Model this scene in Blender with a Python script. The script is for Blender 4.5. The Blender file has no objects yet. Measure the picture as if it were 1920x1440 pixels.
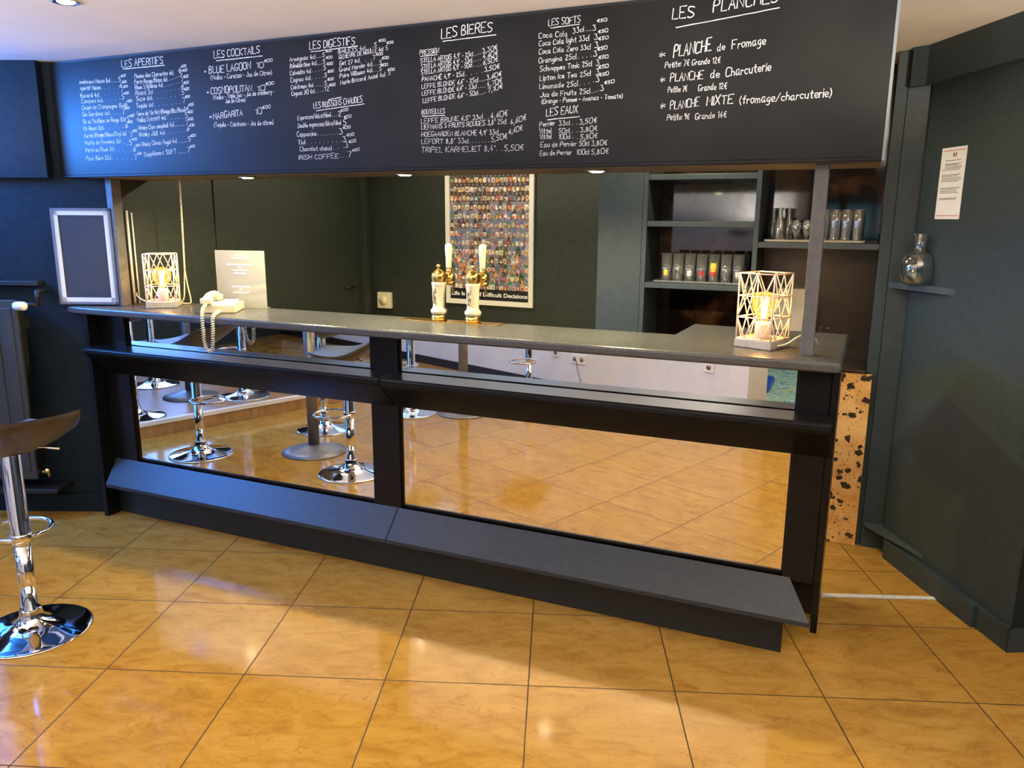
import bpy, bmesh, math, random
from mathutils import Vector, Matrix
random.seed(7)
S = bpy.context.scene
COL = S.collection
PI = math.pi

# ------------------------------------------------------------------ camera
cam_d = bpy.data.cameras.new('camera')
cam = bpy.data.objects.new('camera', cam_d); COL.objects.link(cam)
cam_d.sensor_width = 36.0
cam_d.lens = 1462.567 / 1920 * 36.0
cam_d.clip_start = 0.02
_r = ((0.914307, 0.404976, 0.006067), (0.090168, -0.188922, -0.977844), (-0.394857, 0.894596, -0.209249))
cam.matrix_world = Matrix(((_r[0][0], -_r[1][0], -_r[2][0], 3.54287),
                           (_r[0][1], -_r[1][1], -_r[2][1], -2.81198),
                           (_r[0][2], -_r[1][2], -_r[2][2], 1.57937), (0, 0, 0, 1)))
S.camera = cam

# ------------------------------------------------------------------ world, exposure, lights
w = bpy.data.worlds.new('world'); S.world = w; w.use_nodes = True
w.node_tree.nodes['Background'].inputs[0].default_value = (0.55, 0.62, 0.75, 1)
w.node_tree.nodes['Background'].inputs[1].default_value = 0.3
S.view_settings.view_transform = 'Standard'
S.view_settings.look = 'None'
S.view_settings.exposure = 0.0
S.view_settings.gamma = 1.0
S.cycles.caustics_reflective = False
S.cycles.caustics_refractive = False
S.cycles.max_bounces = 12
S.cycles.transparent_max_bounces = 16

WARM = (1.0, 0.70, 0.40)
def light(name, kind, loc, energy, color, target=None, **kw):
    d = bpy.data.lights.new(name, kind); d.energy = energy; d.color = color
    for k, v in kw.items(): setattr(d, k, v)
    o = bpy.data.objects.new(name, d); COL.objects.link(o); o.location = loc
    if target is not None:
        o.rotation_euler = (Vector(target) - Vector(loc)).to_track_quat('-Z', 'Y').to_euler()
    return o
SOFFIT_SPOTS = [(0.90, 0.115, 1.755), (1.745, 0.125, 1.755), (2.595, 0.120, 1.755)]
CEIL_SPOTS = [(1.64, -2.14, 2.30), (0.12, -2.86, 2.30), (-1.15, -2.04, 2.30), (2.75, -1.75, 2.30), (-0.9, -3.9, 2.30), (0.95, -0.775, 2.30)]
for p in SOFFIT_SPOTS:
    light('soffit_spot_light', 'SPOT', (p[0], p[1], p[2] - 0.012), 64, (1.0, 0.85, 0.46), (p[0], p[1], 0), spot_size=math.radians(172), spot_blend=0.35, shadow_soft_size=0.022)
ADDED_INNER_SPOTS = [(0.80, 1.30, 2.30), (1.62, 1.25, 2.30), (2.72, 0.80, 2.30)]  # added spots to brighten the walls and shelves behind the bar
for p in ADDED_INNER_SPOTS:
    light('added_inner_light', 'SPOT', (p[0], p[1], p[2] - 0.012), 62, (1.0, 0.88, 0.62), (p[0], p[1], 0), spot_size=math.radians(168), spot_blend=0.4, shadow_soft_size=0.03)
for p in CEIL_SPOTS:
    light('ceiling_spot_light', 'SPOT', (p[0], p[1], p[2] - 0.012), 22, (1.0, 0.80, 0.48), (p[0], p[1], 0), spot_size=math.radians(140), spot_blend=0.8, shadow_soft_size=0.03)
# added blue light for the chalkboard's left end, shaped as a hung screen
light('added_blue_light', 'AREA', (-1.175, -1.00, 2.02), 135, (0.04, 0.26, 1.0), (0.3, -0.15, 1.75), shape='RECTANGLE', size=.8, size_y=.46)
# added blue fill from the side wall, standing in for daylight
light('added_blue_fill', 'AREA', (-3.55, -3.0, 1.45), 60, (0.16, 0.38, 1.0), (0.0, -1.0, 1.6), shape='RECTANGLE', size=1.6, size_y=1.1)
# added uplights to brighten the ceiling, dressed as bowl pendants
ADDED_PENDANTS = [(0.66, -2.71, 1.47), (-1.43, -1.85, 1.55), (2.35, -2.95, 1.47), (3.9, -5.0, 1.6), (4.45, -1.75, 1.62)]
for p, e_ in zip(ADDED_PENDANTS, (120, 120, 115, 130, 400)):
    light('added_uplight', 'SPOT', (p[0], p[1], p[2] + .02), e_, (1.0, 0.86, 0.70), (p[0], p[1], 3), spot_size=math.radians(176), spot_blend=0.15, shadow_soft_size=0.10)

# ------------------------------------------------------------------ materials
def mat(name, color, rough=0.5, metal=0.0, spec=0.5, emit=None, estr=0.0, trans=0.0, ior=1.45, coat=0.0):
    m = bpy.data.materials.new(name); m.use_nodes = True
    b = m.node_tree.nodes['Principled BSDF']
    b.inputs['Base Color'].default_value = (*color, 1)
    b.inputs['Roughness'].default_value = rough
    b.inputs['Metallic'].default_value = metal
    b.inputs['Specular IOR Level'].default_value = spec
    b.inputs['IOR'].default_value = ior
    b.inputs['Transmission Weight'].default_value = trans
    b.inputs['Coat Weight'].default_value = coat
    b.inputs['Coat Roughness'].default_value = 0.08
    if emit: 
        b.inputs['Emission Color'].default_value = (*emit, 1); b.inputs['Emission Strength'].default_value = estr
    return m
def nodes(m): return m.node_tree.nodes, m.node_tree.links, m.node_tree.nodes['Principled BSDF']
def noisy(m, c1, c2, scale=8.0, stretch=(1, 1, 1), bump=0.0, detail=6.0, lo=0.35, hi=0.65, rough=None):
    n, l, b = nodes(m)
    tc = n.new('ShaderNodeTexCoord'); mp = n.new('ShaderNodeMapping'); mp.inputs['Scale'].default_value = stretch
    tx = n.new('ShaderNodeTexNoise'); tx.inputs['Scale'].default_value = scale; tx.inputs['Detail'].default_value = detail
    cr = n.new('ShaderNodeValToRGB'); cr.color_ramp.elements[0].position = lo; cr.color_ramp.elements[1].position = hi
    cr.color_ramp.elements[0].color = (*c1, 1); cr.color_ramp.elements[1].color = (*c2, 1)
    l.new(tc.outputs['Object'], mp.inputs['Vector']); l.new(mp.outputs['Vector'], tx.inputs['Vector'])
    l.new(tx.outputs['Fac'], cr.inputs['Fac']); l.new(cr.outputs['Color'], b.inputs['Base Color'])
    if bump:
        bp = n.new('ShaderNodeBump'); bp.inputs['Strength'].default_value = bump; bp.inputs['Distance'].default_value = 0.01
        l.new(tx.outputs['Fac'], bp.inputs['Height']); l.new(bp.outputs['Normal'], b.inputs['Normal'])
    if rough:
        mr = n.new('ShaderNodeMapRange'); mr.inputs['To Min'].default_value = rough[0]; mr.inputs['To Max'].default_value = rough[1]
        l.new(tx.outputs['Fac'], mr.inputs['Value']); l.new(mr.outputs['Result'], b.inputs['Roughness'])
    return m
M = {}
M['wall'] = noisy(mat('petrol_wall_paint', (.02, .03, .034), .5), (.021, .034, .041), (.027, .043, .051), 30, bump=.08)
M['wall_darkened'] = noisy(mat('darkened_petrol_wall_paint', (.01, .02, .03), .6, spec=.2), (.0060, .0125, .0190), (.0095, .0170, .0245), 30, bump=.06)  # same petrol paint, darkened here to stand in for less light
M['wall_in'] = noisy(mat('olive_black_wall_paint', (.06, .06, .05), .5), (.021, .027, .021), (.028, .034, .027), 30, bump=.06)
M['wall_light'] = noisy(mat('cool_tinted_white_paint', (.7, .68, .65), .6), (.66, .71, .77), (.71, .76, .82), 10, bump=.03)  # white wall; cooler light is put into the colour as a blue tint
M['ceiling'] = noisy(mat('ceiling_paint', (.8, .78, .75), .8), (.78, .75, .71), (.82, .79, .75), 4)
M['board'] = noisy(mat('chalkboard_paint', (.03, .032, .036), .45, spec=.16), (.012, .0125, .0135), (.017, .0175, .0185), 5, bump=.02, rough=(.36, .42))
M['chalk'] = noisy(mat('white_chalk', (.75, .78, .8), .9), (.55, .57, .6), (.85, .87, .88), 60)
M['black'] = noisy(mat('black_bar_paint', (.008, .008, .009), .28, spec=.22), (.005, .005, .0055), (.008, .0075, .0075), 20)
M['footrest'] = noisy(mat('slate_footrest_paint', (.03, .035, .045), .45), (.0155, .0215, .0275), (.021, .028, .035), 40, bump=.05)
M['kick'] = noisy(mat('charcoal_kick_paint', (.016, .019, .022), .4), (.011, .015, .018), (.016, .020, .023), 25)
M['mirror'] = mat('mirror_glass', (.90, .88, .84), .0, 1.0)
M['counter'] = noisy(mat('speckled_grey_laminate', (.1, .1, .1), .3), (.060, .060, .058), (.078, .077, .074), 220, lo=.38, hi=.66, bump=.015, rough=(.24, .32))
M['post'] = noisy(mat('grey_post_paint', (.1, .1, .1), .5), (.085, .085, .088), (.115, .115, .115), 30, bump=.04)
M['shelf'] = noisy(mat('teal_grey_shelf_paint', (.06, .08, .09), .45), (.040, .056, .065), (.050, .068, .077), 20)
M['soffit'] = noisy(mat('soffit_paint', (.1, .09, .08), .5), (.09, .08, .07), (.12, .105, .09), 10)
M['chrome'] = mat('polished_chrome', (.82, .82, .84), .05, 1.0)
M['steel'] = noisy(mat('grey_metal_table', (.2, .2, .2), .4, .6), (.17, .17, .17), (.22, .22, .215), 20)
M['brass'] = noisy(mat('brass', (.72, .48, .13), .22, 1.0), (.66, .42, .10), (.80, .56, .19), 20)
M['ceramic'] = mat('cream_ceramic', (.64, .58, .42), .15, coat=.3)
M['white'] = mat('white_plastic', (.80, .79, .76), .35)
M['cream'] = noisy(mat('cream_phone_plastic', (.74, .66, .46), .35), (.70, .63, .44), (.78, .70, .50), 8)
M['frame_white'] = mat('white_frame_lacquer', (.78, .76, .70), .4)
M['frame_grey'] = mat('grey_frame_edge', (.16, .18, .21), .4)
M['cage'] = mat('blush_wire_lacquer', (.85, .66, .55), .35)
M['concrete'] = noisy(mat('concrete_lamp_base', (.36, .33, .29), .8), (.32, .29, .25), (.42, .38, .33), 30, bump=.1)
M['socket'] = mat('pale_lamp_socket', (.82, .72, .66), .5)
M['filament'] = mat('glowing_filament', (1, .7, .3), .5, emit=(1.0, .66, .22), estr=70)
M['glow'] = mat('lit_spot_lens', (1, .9, .7), .5, emit=(1.0, .80, .48), estr=30)
M['globe'] = mat('added_pendant_glow', (1, .9, .8), .5, emit=(1.0, .82, .60), estr=2)
M['screen'] = mat('added_blue_glow', (.02, .05, .1), .3, emit=(.05, .25, 1.0), estr=7)
M['dusk'] = mat('added_deep_blue_pane', (.02, .05, .1), .3, emit=(.06, .28, 1.0), estr=4)
M['cyan_sky'] = mat('cyan_dusk_pane', (.1, .3, .4), .3, emit=(.22, .50, .68), estr=1.1)
M['added_pale_glow'] = mat('added_pale_blue_pane', (.2, .3, .4), .3, emit=(.42, .66, 1.0), estr=1.9)
M['daylight'] = mat('added_blue_pane', (.1, .3, .8), .5, emit=(.10, .34, 1.0), estr=2.2)
M['rope'] = noisy(mat('cream_rope', (.7, .6, .4), .8), (.60, .50, .33), (.78, .68, .48), 90)
M['print_white'] = noisy(mat('printed_paper', (.8, .79, .77), .5), (.84, .84, .86), (.90, .90, .92), 12)
M['ink'] = mat('grey_print_ink', (.12, .12, .13), .6)
M['ink_brown'] = mat('brown_script_ink', (.13, .06, .03), .6)
M['ink_blue'] = mat('blue_print_ink', (.05, .07, .35), .6)
M['ink_red'] = mat('red_print_ink', (.55, .08, .10), .6)
M['radiator'] = noisy(mat('charcoal_radiator_enamel', (.03, .035, .04), .4), (.030, .035, .040), (.038, .044, .048), 12)
M['rubber'] = mat('black_rubber', (.01, .01, .01), .5)
M['seat'] = noisy(mat('dark_stool_seat', (.05, .04, .035), .35), (.035, .028, .024), (.055, .045, .038), 14)
M['seat_top'] = noisy(mat('slate_stool_seat_face', (.10, .13, .17), .4), (.09, .115, .15), (.12, .15, .19), 14)
M['brown'] = noisy(mat('brown_wood_panel', (.03, .018, .01), .35), (.020, .012, .008), (.032, .020, .013), 6, (1, 1, 6))
M['glassy_grey'] = mat('dark_glazed_panel', (.05, .058, .075), .22, spec=.3)
M['aluminium'] = noisy(mat('brushed_threshold_metal', (.75, .77, .8), .3, .15), (.70, .72, .76), (.85, .86, .88), 50)
M['beige'] = noisy(mat('beige_panel', (.42, .36, .26), .5), (.38, .33, .24), (.46, .40, .29), 6)
M['platform'] = noisy(mat('brown_platform_floor', (.36, .2, .08), .3), (.30, .165, .065), (.42, .25, .11), 6, (1, 4, 1))
M['nosing'] = mat('pale_step_nosing', (.80, .78, .74), .4)
M['blue'] = mat('bright_blue_plastic', (.01, .10, .60), .35)
M['red'] = mat('red_plastic', (.55, .03, .03), .4)
M['tape'] = mat('yellow_print', (.85, .60, .05), .5)

def glass(name, color, rough=0.0):
    return mat(name, color, rough, 0, .5, trans=1.0, ior=1.47)
M['carafe'] = None
M['glass'] = glass('clear_glass', (.96, .97, .96))
def thin_glass(name, tint, gloss=.12, body=None, bodyw=0.0):
    m = bpy.data.materials.new(name); m.use_nodes = True
    n, l = m.node_tree.nodes, m.node_tree.links
    n.remove(n['Principled BSDF']); out = n['Material Output']
    t = n.new('ShaderNodeBsdfTransparent'); t.inputs[0].default_value = (*tint, 1)
    g = n.new('ShaderNodeBsdfGlossy'); g.inputs['Roughness'].default_value = .02
    lw = n.new('ShaderNodeLayerWeight'); lw.inputs['Blend'].default_value = .35
    mx = n.new('ShaderNodeMath'); mx.operation = 'MULTIPLY_ADD'; mx.inputs[1].default_value = .6; mx.inputs[2].default_value = gloss * .3
    l.new(lw.outputs['Facing'], mx.inputs[0])
    ms = n.new('ShaderNodeMixShader'); l.new(mx.outputs[0], ms.inputs['Fac'])
    l.new(t.outputs[0], ms.inputs[1]); l.new(g.outputs[0], ms.inputs[2])
    last = ms
    if body:
        d = n.new('ShaderNodeBsdfDiffuse'); d.inputs[0].default_value = (*body, 1)
        m2 = n.new('ShaderNodeMixShader'); m2.inputs['Fac'].default_value = bodyw
        l.new(ms.outputs[0], m2.inputs[1]); l.new(d.outputs[0], m2.inputs[2]); last = m2
    l.new(last.outputs[0], out.inputs['Surface'])
    return m
M['bulb'] = thin_glass('amber_bulb_glass', (1.0, .78, .38), .2)
_n = M['bulb'].node_tree; _e = _n.nodes.new('ShaderNodeEmission'); _e.inputs[0].default_value = (1.0, .50, .09, 1); _e.inputs[1].default_value = .55
_a = _n.nodes.new('ShaderNodeAddShader'); _o = _n.nodes['Material Output']; _l = _o.inputs['Surface'].links[0].from_socket
_n.links.new(_l, _a.inputs[0]); _n.links.new(_e.outputs[0], _a.inputs[1]); _n.links.new(_a.outputs[0], _o.inputs['Surface'])
M['carafe'] = thin_glass('clear_carafe_glass', (.93, .96, .96), .40, (.6, .65, .65), .02)
M['acrylic'] = thin_glass('frosted_acrylic', (.95, .92, .82), .2, (.66, .62, .48), .38)
M['tumbler'] = thin_glass('thin_clear_glass', (.96, .97, .97), 1.0, (.85, .85, .82), .07)

def floor_mat():
    m = mat('beige_marble_tile', (.5, .3, .1), .1, spec=.3)
    n, l, b = nodes(m)
    tc = n.new('ShaderNodeTexCoord')
    sep = n.new('ShaderNodeSeparateXYZ'); l.new(tc.outputs['Object'], sep.inputs[0])
    def edge(ax):
        a = n.new('ShaderNodeMath'); a.operation = 'DIVIDE'; a.inputs[1].default_value = .5; l.new(sep.outputs[ax], a.inputs[0])
        r = n.new('ShaderNodeMath'); r.operation = 'ROUND'; l.new(a.outputs[0], r.inputs[0])
        d = n.new('ShaderNodeMath'); d.operation = 'SUBTRACT'; l.new(a.outputs[0], d.inputs[0]); l.new(r.outputs[0], d.inputs[1])
        f = n.new('ShaderNodeMath'); f.operation = 'ABSOLUTE'; l.new(d.outputs[0], f.inputs[0]); return f
    ex, ey = edge('X'), edge('Y')
    mn = n.new('ShaderNodeMath'); mn.operation = 'MINIMUM'; l.new(ex.outputs[0], mn.inputs[0]); l.new(ey.outputs[0], mn.inputs[1])
    gr = n.new('ShaderNodeMapRange'); gr.interpolation_type = 'SMOOTHSTEP'
    gr.inputs['From Min'].default_value = .0028; gr.inputs['From Max'].default_value = .0058
    l.new(mn.outputs[0], gr.inputs['Value'])
    # per tile random offset
    fl = n.new('ShaderNodeVectorMath'); fl.operation = 'SCALE'; fl.inputs['Scale'].default_value = 2.0; l.new(tc.outputs['Object'], fl.inputs[0])
    ff = n.new('ShaderNodeVectorMath'); ff.operation = 'FLOOR'; l.new(fl.outputs[0], ff.inputs[0])
    wn = n.new('ShaderNodeTexWhiteNoise'); l.new(ff.outputs[0], wn.inputs['Vector'])
    off = n.new('ShaderNodeVectorMath'); off.operation = 'SCALE'; off.inputs['Scale'].default_value = 7.0; l.new(wn.outputs['Color'], off.inputs[0])
    ad = n.new('ShaderNodeVectorMath'); ad.operation = 'ADD'; l.new(tc.outputs['Object'], ad.inputs[0]); l.new(off.outputs[0], ad.inputs[1])
    mp = n.new('ShaderNodeMapping'); mp.inputs['Rotation'].default_value = (0, 0, math.radians(28)); mp.inputs['Scale'].default_value = (4.5, 10.0, 4.0)
    l.new(ad.outputs[0], mp.inputs['Vector'])
    t1 = n.new('ShaderNodeTexNoise'); t1.inputs['Scale'].default_value = 1.3; t1.inputs['Detail'].default_value = 9; t1.inputs['Roughness'].default_value = .62; t1.inputs['Distortion'].default_value = 1.1
    l.new(mp.outputs['Vector'], t1.inputs['Vector'])
    cr = n.new('ShaderNodeValToRGB'); e = cr.color_ramp.elements
    e[0].position = .30; e[0].color = (.285, .142, .022, 1); e[1].position = .70; e[1].color = (.43, .247, .052, 1)
    k = cr.color_ramp.elements.new(.48); k.color = (.368, .198, .035, 1)
    l.new(t1.outputs['Fac'], cr.inputs['Fac'])
    # thin dark veins
    t2 = n.new('ShaderNodeTexNoise'); t2.inputs['Scale'].default_value = 1.5; t2.inputs['Detail'].default_value = 6; t2.inputs['Distortion'].default_value = .9
    l.new(mp.outputs['Vector'], t2.inputs['Vector'])
    vs = n.new('ShaderNodeMath'); vs.operation = 'SUBTRACT'; vs.inputs[1].default_value = .5; l.new(t2.outputs['Fac'], vs.inputs[0])
    va = n.new('ShaderNodeMath'); va.operation = 'ABSOLUTE'; l.new(vs.outputs[0], va.inputs[0])
    vr = n.new('ShaderNodeMapRange'); vr.inputs['From Max'].default_value = .016; vr.inputs['To Min'].default_value = .55; vr.inputs['To Max'].default_value = 0
    l.new(va.outputs[0], vr.inputs['Value'])
    mv = n.new('ShaderNodeMix'); mv.data_type = 'RGBA'; l.new(vr.outputs['Result'], mv.inputs['Factor']); l.new(cr.outputs['Color'], mv.inputs[6]); mv.inputs[7].default_value = (.26, .105, .03, 1)
    mx = n.new('ShaderNodeMix'); mx.data_type = 'RGBA'; l.new(gr.outputs['Result'], mx.inputs['Factor'])
    mx.inputs[6].default_value = (.045, .026, .012, 1); l.new(mv.outputs[2], mx.inputs[7]); l.new(mx.outputs[2], b.inputs['Base Color'])
    ro = n.new('ShaderNodeMapRange'); ro.inputs['To Min'].default_value = .5; ro.inputs['To Max'].default_value = .10
    l.new(gr.outputs['Result'], ro.inputs['Value']); l.new(ro.outputs['Result'], b.inputs['Roughness'])
    bp = n.new('ShaderNodeBump'); bp.inputs['Strength'].default_value = .25; bp.inputs['Distance'].default_value = .002
    l.new(gr.outputs['Result'], bp.inputs['Height']); l.new(bp.outputs['Normal'], b.inputs['Normal'])
    return m
M['floor'] = floor_mat()

def blotch(name, ground1, ground2, spot, thr, scale, rough, metal):
    m = mat(name, ground1, rough, metal, .6)
    n, l, b = nodes(m)
    tc = n.new('ShaderNodeTexCoord')
    t = n.new('ShaderNodeTexNoise'); t.inputs['Scale'].default_value = scale * .5; t.inputs['Detail'].default_value = 5
    l.new(tc.outputs['Object'], t.inputs['Vector'])
    cr = n.new('ShaderNodeValToRGB'); cr.color_ramp.elements[0].position = .4; cr.color_ramp.elements[1].position = .62
    cr.color_ramp.elements[0].color = (*ground1, 1); cr.color_ramp.elements[1].color = (*ground2, 1)
    l.new(t.outputs['Fac'], cr.inputs['Fac'])
    d = n.new('ShaderNodeTexNoise'); d.inputs['Scale'].default_value = scale * 2.2; d.inputs['Detail'].default_value = 2
    l.new(tc.outputs['Object'], d.inputs['Vector'])
    wv = n.new('ShaderNodeVectorMath'); wv.operation = 'SCALE'; wv.inputs['Scale'].default_value = .035; l.new(d.outputs['Color'], wv.inputs[0])
    av = n.new('ShaderNodeVectorMath'); av.operation = 'ADD'; l.new(tc.outputs['Object'], av.inputs[0]); l.new(wv.outputs[0], av.inputs[1])
    v = n.new('ShaderNodeTexVoronoi'); v.inputs['Scale'].default_value = scale; v.inputs['Randomness'].default_value = 1
    l.new(av.outputs[0], v.inputs['Vector'])
    v2 = n.new('ShaderNodeTexVoronoi'); v2.inputs['Scale'].default_value = scale * 3.2; l.new(av.outputs[0], v2.inputs['Vector'])
    lt = n.new('ShaderNodeMapRange'); lt.inputs['From Min'].default_value = thr; lt.inputs['From Max'].default_value = thr + .05; l.new(v.outputs['Distance'], lt.inputs['Value'])
    lt2 = n.new('ShaderNodeMapRange'); lt2.inputs['From Min'].default_value = thr * .55; lt2.inputs['From Max'].default_value = thr * .55 + .06; l.new(v2.outputs['Distance'], lt2.inputs['Value'])
    mn = n.new('ShaderNodeMath'); mn.operation = 'MINIMUM'; l.new(lt.outputs[0], mn.inputs[0]); l.new(lt2.outputs[0], mn.inputs[1])
    mx = n.new('ShaderNodeMix'); mx.data_type = 'RGBA'; l.new(mn.outputs[0], mx.inputs['Factor']); mx.inputs[6].default_value = (*spot, 1); l.new(cr.outputs['Color'], mx.inputs[7])
    l.new(mx.outputs[2], b.inputs['Base Color'])
    return m
M['gold'] = blotch('gold_black_speckled_panel', (.66, .34, .10), (.80, .48, .18), (.03, .02, .012), .30, 21, .3, .0)
M['tortoise'] = noisy(mat('dark_tortoise_glass', (.03, .015, .01), .06, ior=1.72), (.006, .004, .003), (.11, .045, .018), 5.5, detail=9, lo=.46, hi=.72)
def carpet_mat():
    m = mat('teal_swirl_carpet', (.1, .4, .5), .8)
    n, l, b = nodes(m)
    tc = n.new('ShaderNodeTexCoord'); t = n.new('ShaderNodeTexNoise'); t.inputs['Scale'].default_value = 3.5; t.inputs['Distortion'].default_value = 3.5; t.inputs['Detail'].default_value = 3
    l.new(tc.outputs['Object'], t.inputs['Vector'])
    cr = n.new('ShaderNodeValToRGB'); e = cr.color_ramp.elements
    e[0].position = .3; e[0].color = (.04, .22, .55, 1); e[1].position = .72; e[1].color = (.75, .62, .18, 1)
    for p, c in ((.42, (.10, .42, .50)), (.5, (.55, .68, .66)), (.58, (.12, .45, .42))):
        k = e.new(p); k.color = (*c, 1)
    l.new(t.outputs['Fac'], cr.inputs['Fac']); l.new(cr.outputs['Color'], b.inputs['Base Color'])
    return m
M['carpet'] = carpet_mat()

# ------------------------------------------------------------------ mesh helpers
class MB:
    """collects verts and faces of ONE mesh"""
    def __init__(s): s.v = []; s.f = []; s.mi = []; s.sm = []
    def add(s, vs, fs, mi=0, smooth=False):
        o = len(s.v); s.v += [tuple(p) for p in vs]
        for f in fs: s.f.append(tuple(i + o for i in f)); s.mi.append(mi); s.sm.append(smooth)
        return s
    def box(s, x0, x1, y0, y1, z0, z1, mi=0, mtx=None):
        vs = [Vector((x, y, z)) for z in (z0, z1) for y in (y0, y1) for x in (x0, x1)]
        if mtx is not None: vs = [mtx @ p for p in vs]
        return s.add(vs, [(0, 2, 3, 1), (4, 5, 7, 6), (0, 1, 5, 4), (2, 6, 7, 3), (0, 4, 6, 2), (1, 3, 7, 5)], mi)
    def prism(s, poly, fn0, fn1, mi=0):
        """poly: list of 2D points; fn0/fn1 place a point on either end"""
        n = len(poly); a = [fn0(*p) for p in poly]; b = [fn1(*p) for p in poly]
        fs = [tuple(range(n))[::-1], tuple(range(n, 2 * n))] + [(i, (i + 1) % n, n + (i + 1) % n, n + i) for i in range(n)]
        return s.add(a + b, fs, mi)
    def slab(s, poly, z0, z1, mi=0):
        return s.prism(poly, lambda x, y: (x, y, z0), lambda x, y: (x, y, z1), mi)
    def rail(s, prof, x0, x1, mi=0):
        """profile in (y, z) extruded along x"""
        return s.prism(prof, lambda y, z: (x0, y, z), lambda y, z: (x1, y, z), mi)
    def lathe(s, prof, c=(0, 0, 0), seg=28, mi=0, smooth=True, mtx=None):
        """profile (r, z) round the z axis"""
        vs = []; fs = []; n = len(prof)
        for k in range(seg):
            a = 2 * PI * k / seg
            for r, z in prof:
                p = Vector((r * math.cos(a), r * math.sin(a), z))
                if mtx is not None: p = mtx @ p
                vs.append((p[0] + c[0], p[1] + c[1], p[2] + c[2]))
        for k in range(seg):
            k2 = (k + 1) % seg
            for i in range(n - 1): fs.append((k * n + i, k2 * n + i, k2 * n + i + 1, k * n + i + 1))
        o = len(s.v); s.add(vs, fs, mi, smooth)
        for i, rev in ((0, True), (n - 1, False)):
            if prof[i][0] > 1e-5:
                f = tuple(o + k * n + i for k in range(seg)); s.f.append(f[::-1] if rev else f); s.mi.append(mi); s.sm.append(False)
        return s
    def tube(s, pts, r, seg=8, mi=0, closed=False, cap=True):
        pts = [Vector(p) for p in pts]; n = len(pts); rings = []
        up = Vector((0, 0, 1)); prev = None
        for i, p in enumerate(pts):
            a = pts[(i - 1) % n] if (closed or i > 0) else p; b = pts[(i + 1) % n] if (closed or i < n - 1) else p
            t = (b - a).normalized()
            if prev is None:
                prev = t.cross(up)
                if prev.length < 1e-3: prev = t.cross(Vector((1, 0, 0)))
            prev = (prev - t * prev.dot(t)).normalized(); q = t.cross(prev)
            rr = r[i] if isinstance(r, (list, tuple)) else r
            rings.append([p + (prev * math.cos(2 * PI * k / seg) + q * math.sin(2 * PI * k / seg)) * rr for k in range(seg)])
        vs = [v for R in rings for v in R]; fs = []
        for i in range(n if closed else n - 1):
            j = (i + 1) % n
            for k in range(seg): fs.append((i * seg + k, i * seg + (k + 1) % seg, j * seg + (k + 1) % seg, j * seg + k))
        if cap and not closed: fs += [tuple(range(seg))[::-1], tuple((n - 1) * seg + k for k in range(seg))]
        return s.add(vs, fs, mi, True)
    def ball(s, c, r, seg=16, rings=10, mi=0, sc=(1, 1, 1)):
        prof = [(r * math.sin(PI * i / rings), -r * math.cos(PI * i / rings)) for i in range(rings + 1)]
        m = Matrix.Diagonal((*sc, 1)); return s.lathe(prof, c, seg, mi, True, m)
    def build(s, name, m, parent=None, bevel=0.0, segs=2, loc=None, rz=None):
        me = bpy.data.meshes.new(name); me.from_pydata(s.v, [], s.f)
        for k in (m if isinstance(m, (list, tuple)) else [m]): me.materials.append(k)
        me.polygons.foreach_set('material_index', s.mi); me.polygons.foreach_set('use_smooth', s.sm)
        bm = bmesh.new(); bm.from_mesh(me); bmesh.ops.recalc_face_normals(bm, faces=bm.faces); bm.to_mesh(me); bm.free()
        o = bpy.data.objects.new(name, me); COL.objects.link(o)
        if bevel:
            b = o.modifiers.new('bevel', 'BEVEL'); b.width = bevel; b.segments = segs; b.limit_method = 'ANGLE'; b.angle_limit = math.radians(40)
        if loc: o.location = loc
        if rz is not None: o.rotation_euler = (0, 0, rz)
        if parent: o.parent = parent
        return o
def smooth(o):
    for p in o.data.polygons: p.use_smooth = True
    return o
def tag(o, label=None, cat=None, group=None, kind=None):
    if label: o['label'] = label
    if cat: o['category'] = cat
    if group: o['group'] = group
    if kind: o['kind'] = kind
    return o
def thing(name, label, cat, loc=(0, 0, 0), rz=0.0, group=None):
    o = bpy.data.objects.new(name, None); o.empty_display_size = .1; COL.objects.link(o)
    o.location = loc; o.rotation_euler = (0, 0, rz)
    return tag(o, label, cat, group)
def struct(name, mb, m, label=None, **kw):
    o = mb.build(name, m, **kw); return tag(o, label, None, None, 'structure')
def copy_tree(o, parent=None):
    c = o.copy(); COL.objects.link(c)
    if parent: c.parent = parent
    for ch in list(o.children): copy_tree(ch, c)
    return c
def chaikin(p, k=2):
    for _ in range(k):
        if len(p) < 3: return p
        q = [p[0]]
        for a, b in zip(p, p[1:]):
            q += [tuple(a[i] * .75 + b[i] * .25 for i in range(len(a))), tuple(a[i] * .25 + b[i] * .75 for i in range(len(a)))]
        q.append(p[-1]); p = q
    return p

# ================================================================== the room
TH = math.radians(20.5685)
floor = MB().slab([(-12, -14), (12, -14), (12, 10), (-12, 10)], -.05, 0)
floor = struct('floor', floor, M['floor'], 'glossy beige marbled tile floor laid diagonally to the bar')
floor.location = (-0.06563, -0.52175, 0); floor.rotation_euler = (0, 0, TH)
struct('ceiling', MB().box(-5, 7, -9, 4, 2.30, 2.36), M['ceiling'], 'pale plain ceiling')

def wall_run(p, q, z0, z1, thick, side):
    """vertical slab from p to q, thickened to the given side (+1: left of p->q)"""
    p = Vector(p); q = Vector(q); d = (q - p).normalized(); n = Vector((-d.y, d.x)) * thick * side
    return [(p.x, p.y), (q.x, q.y), (q.x + n.x, q.y + n.y), (p.x + n.x, p.y + n.y)], z0, z1
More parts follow.
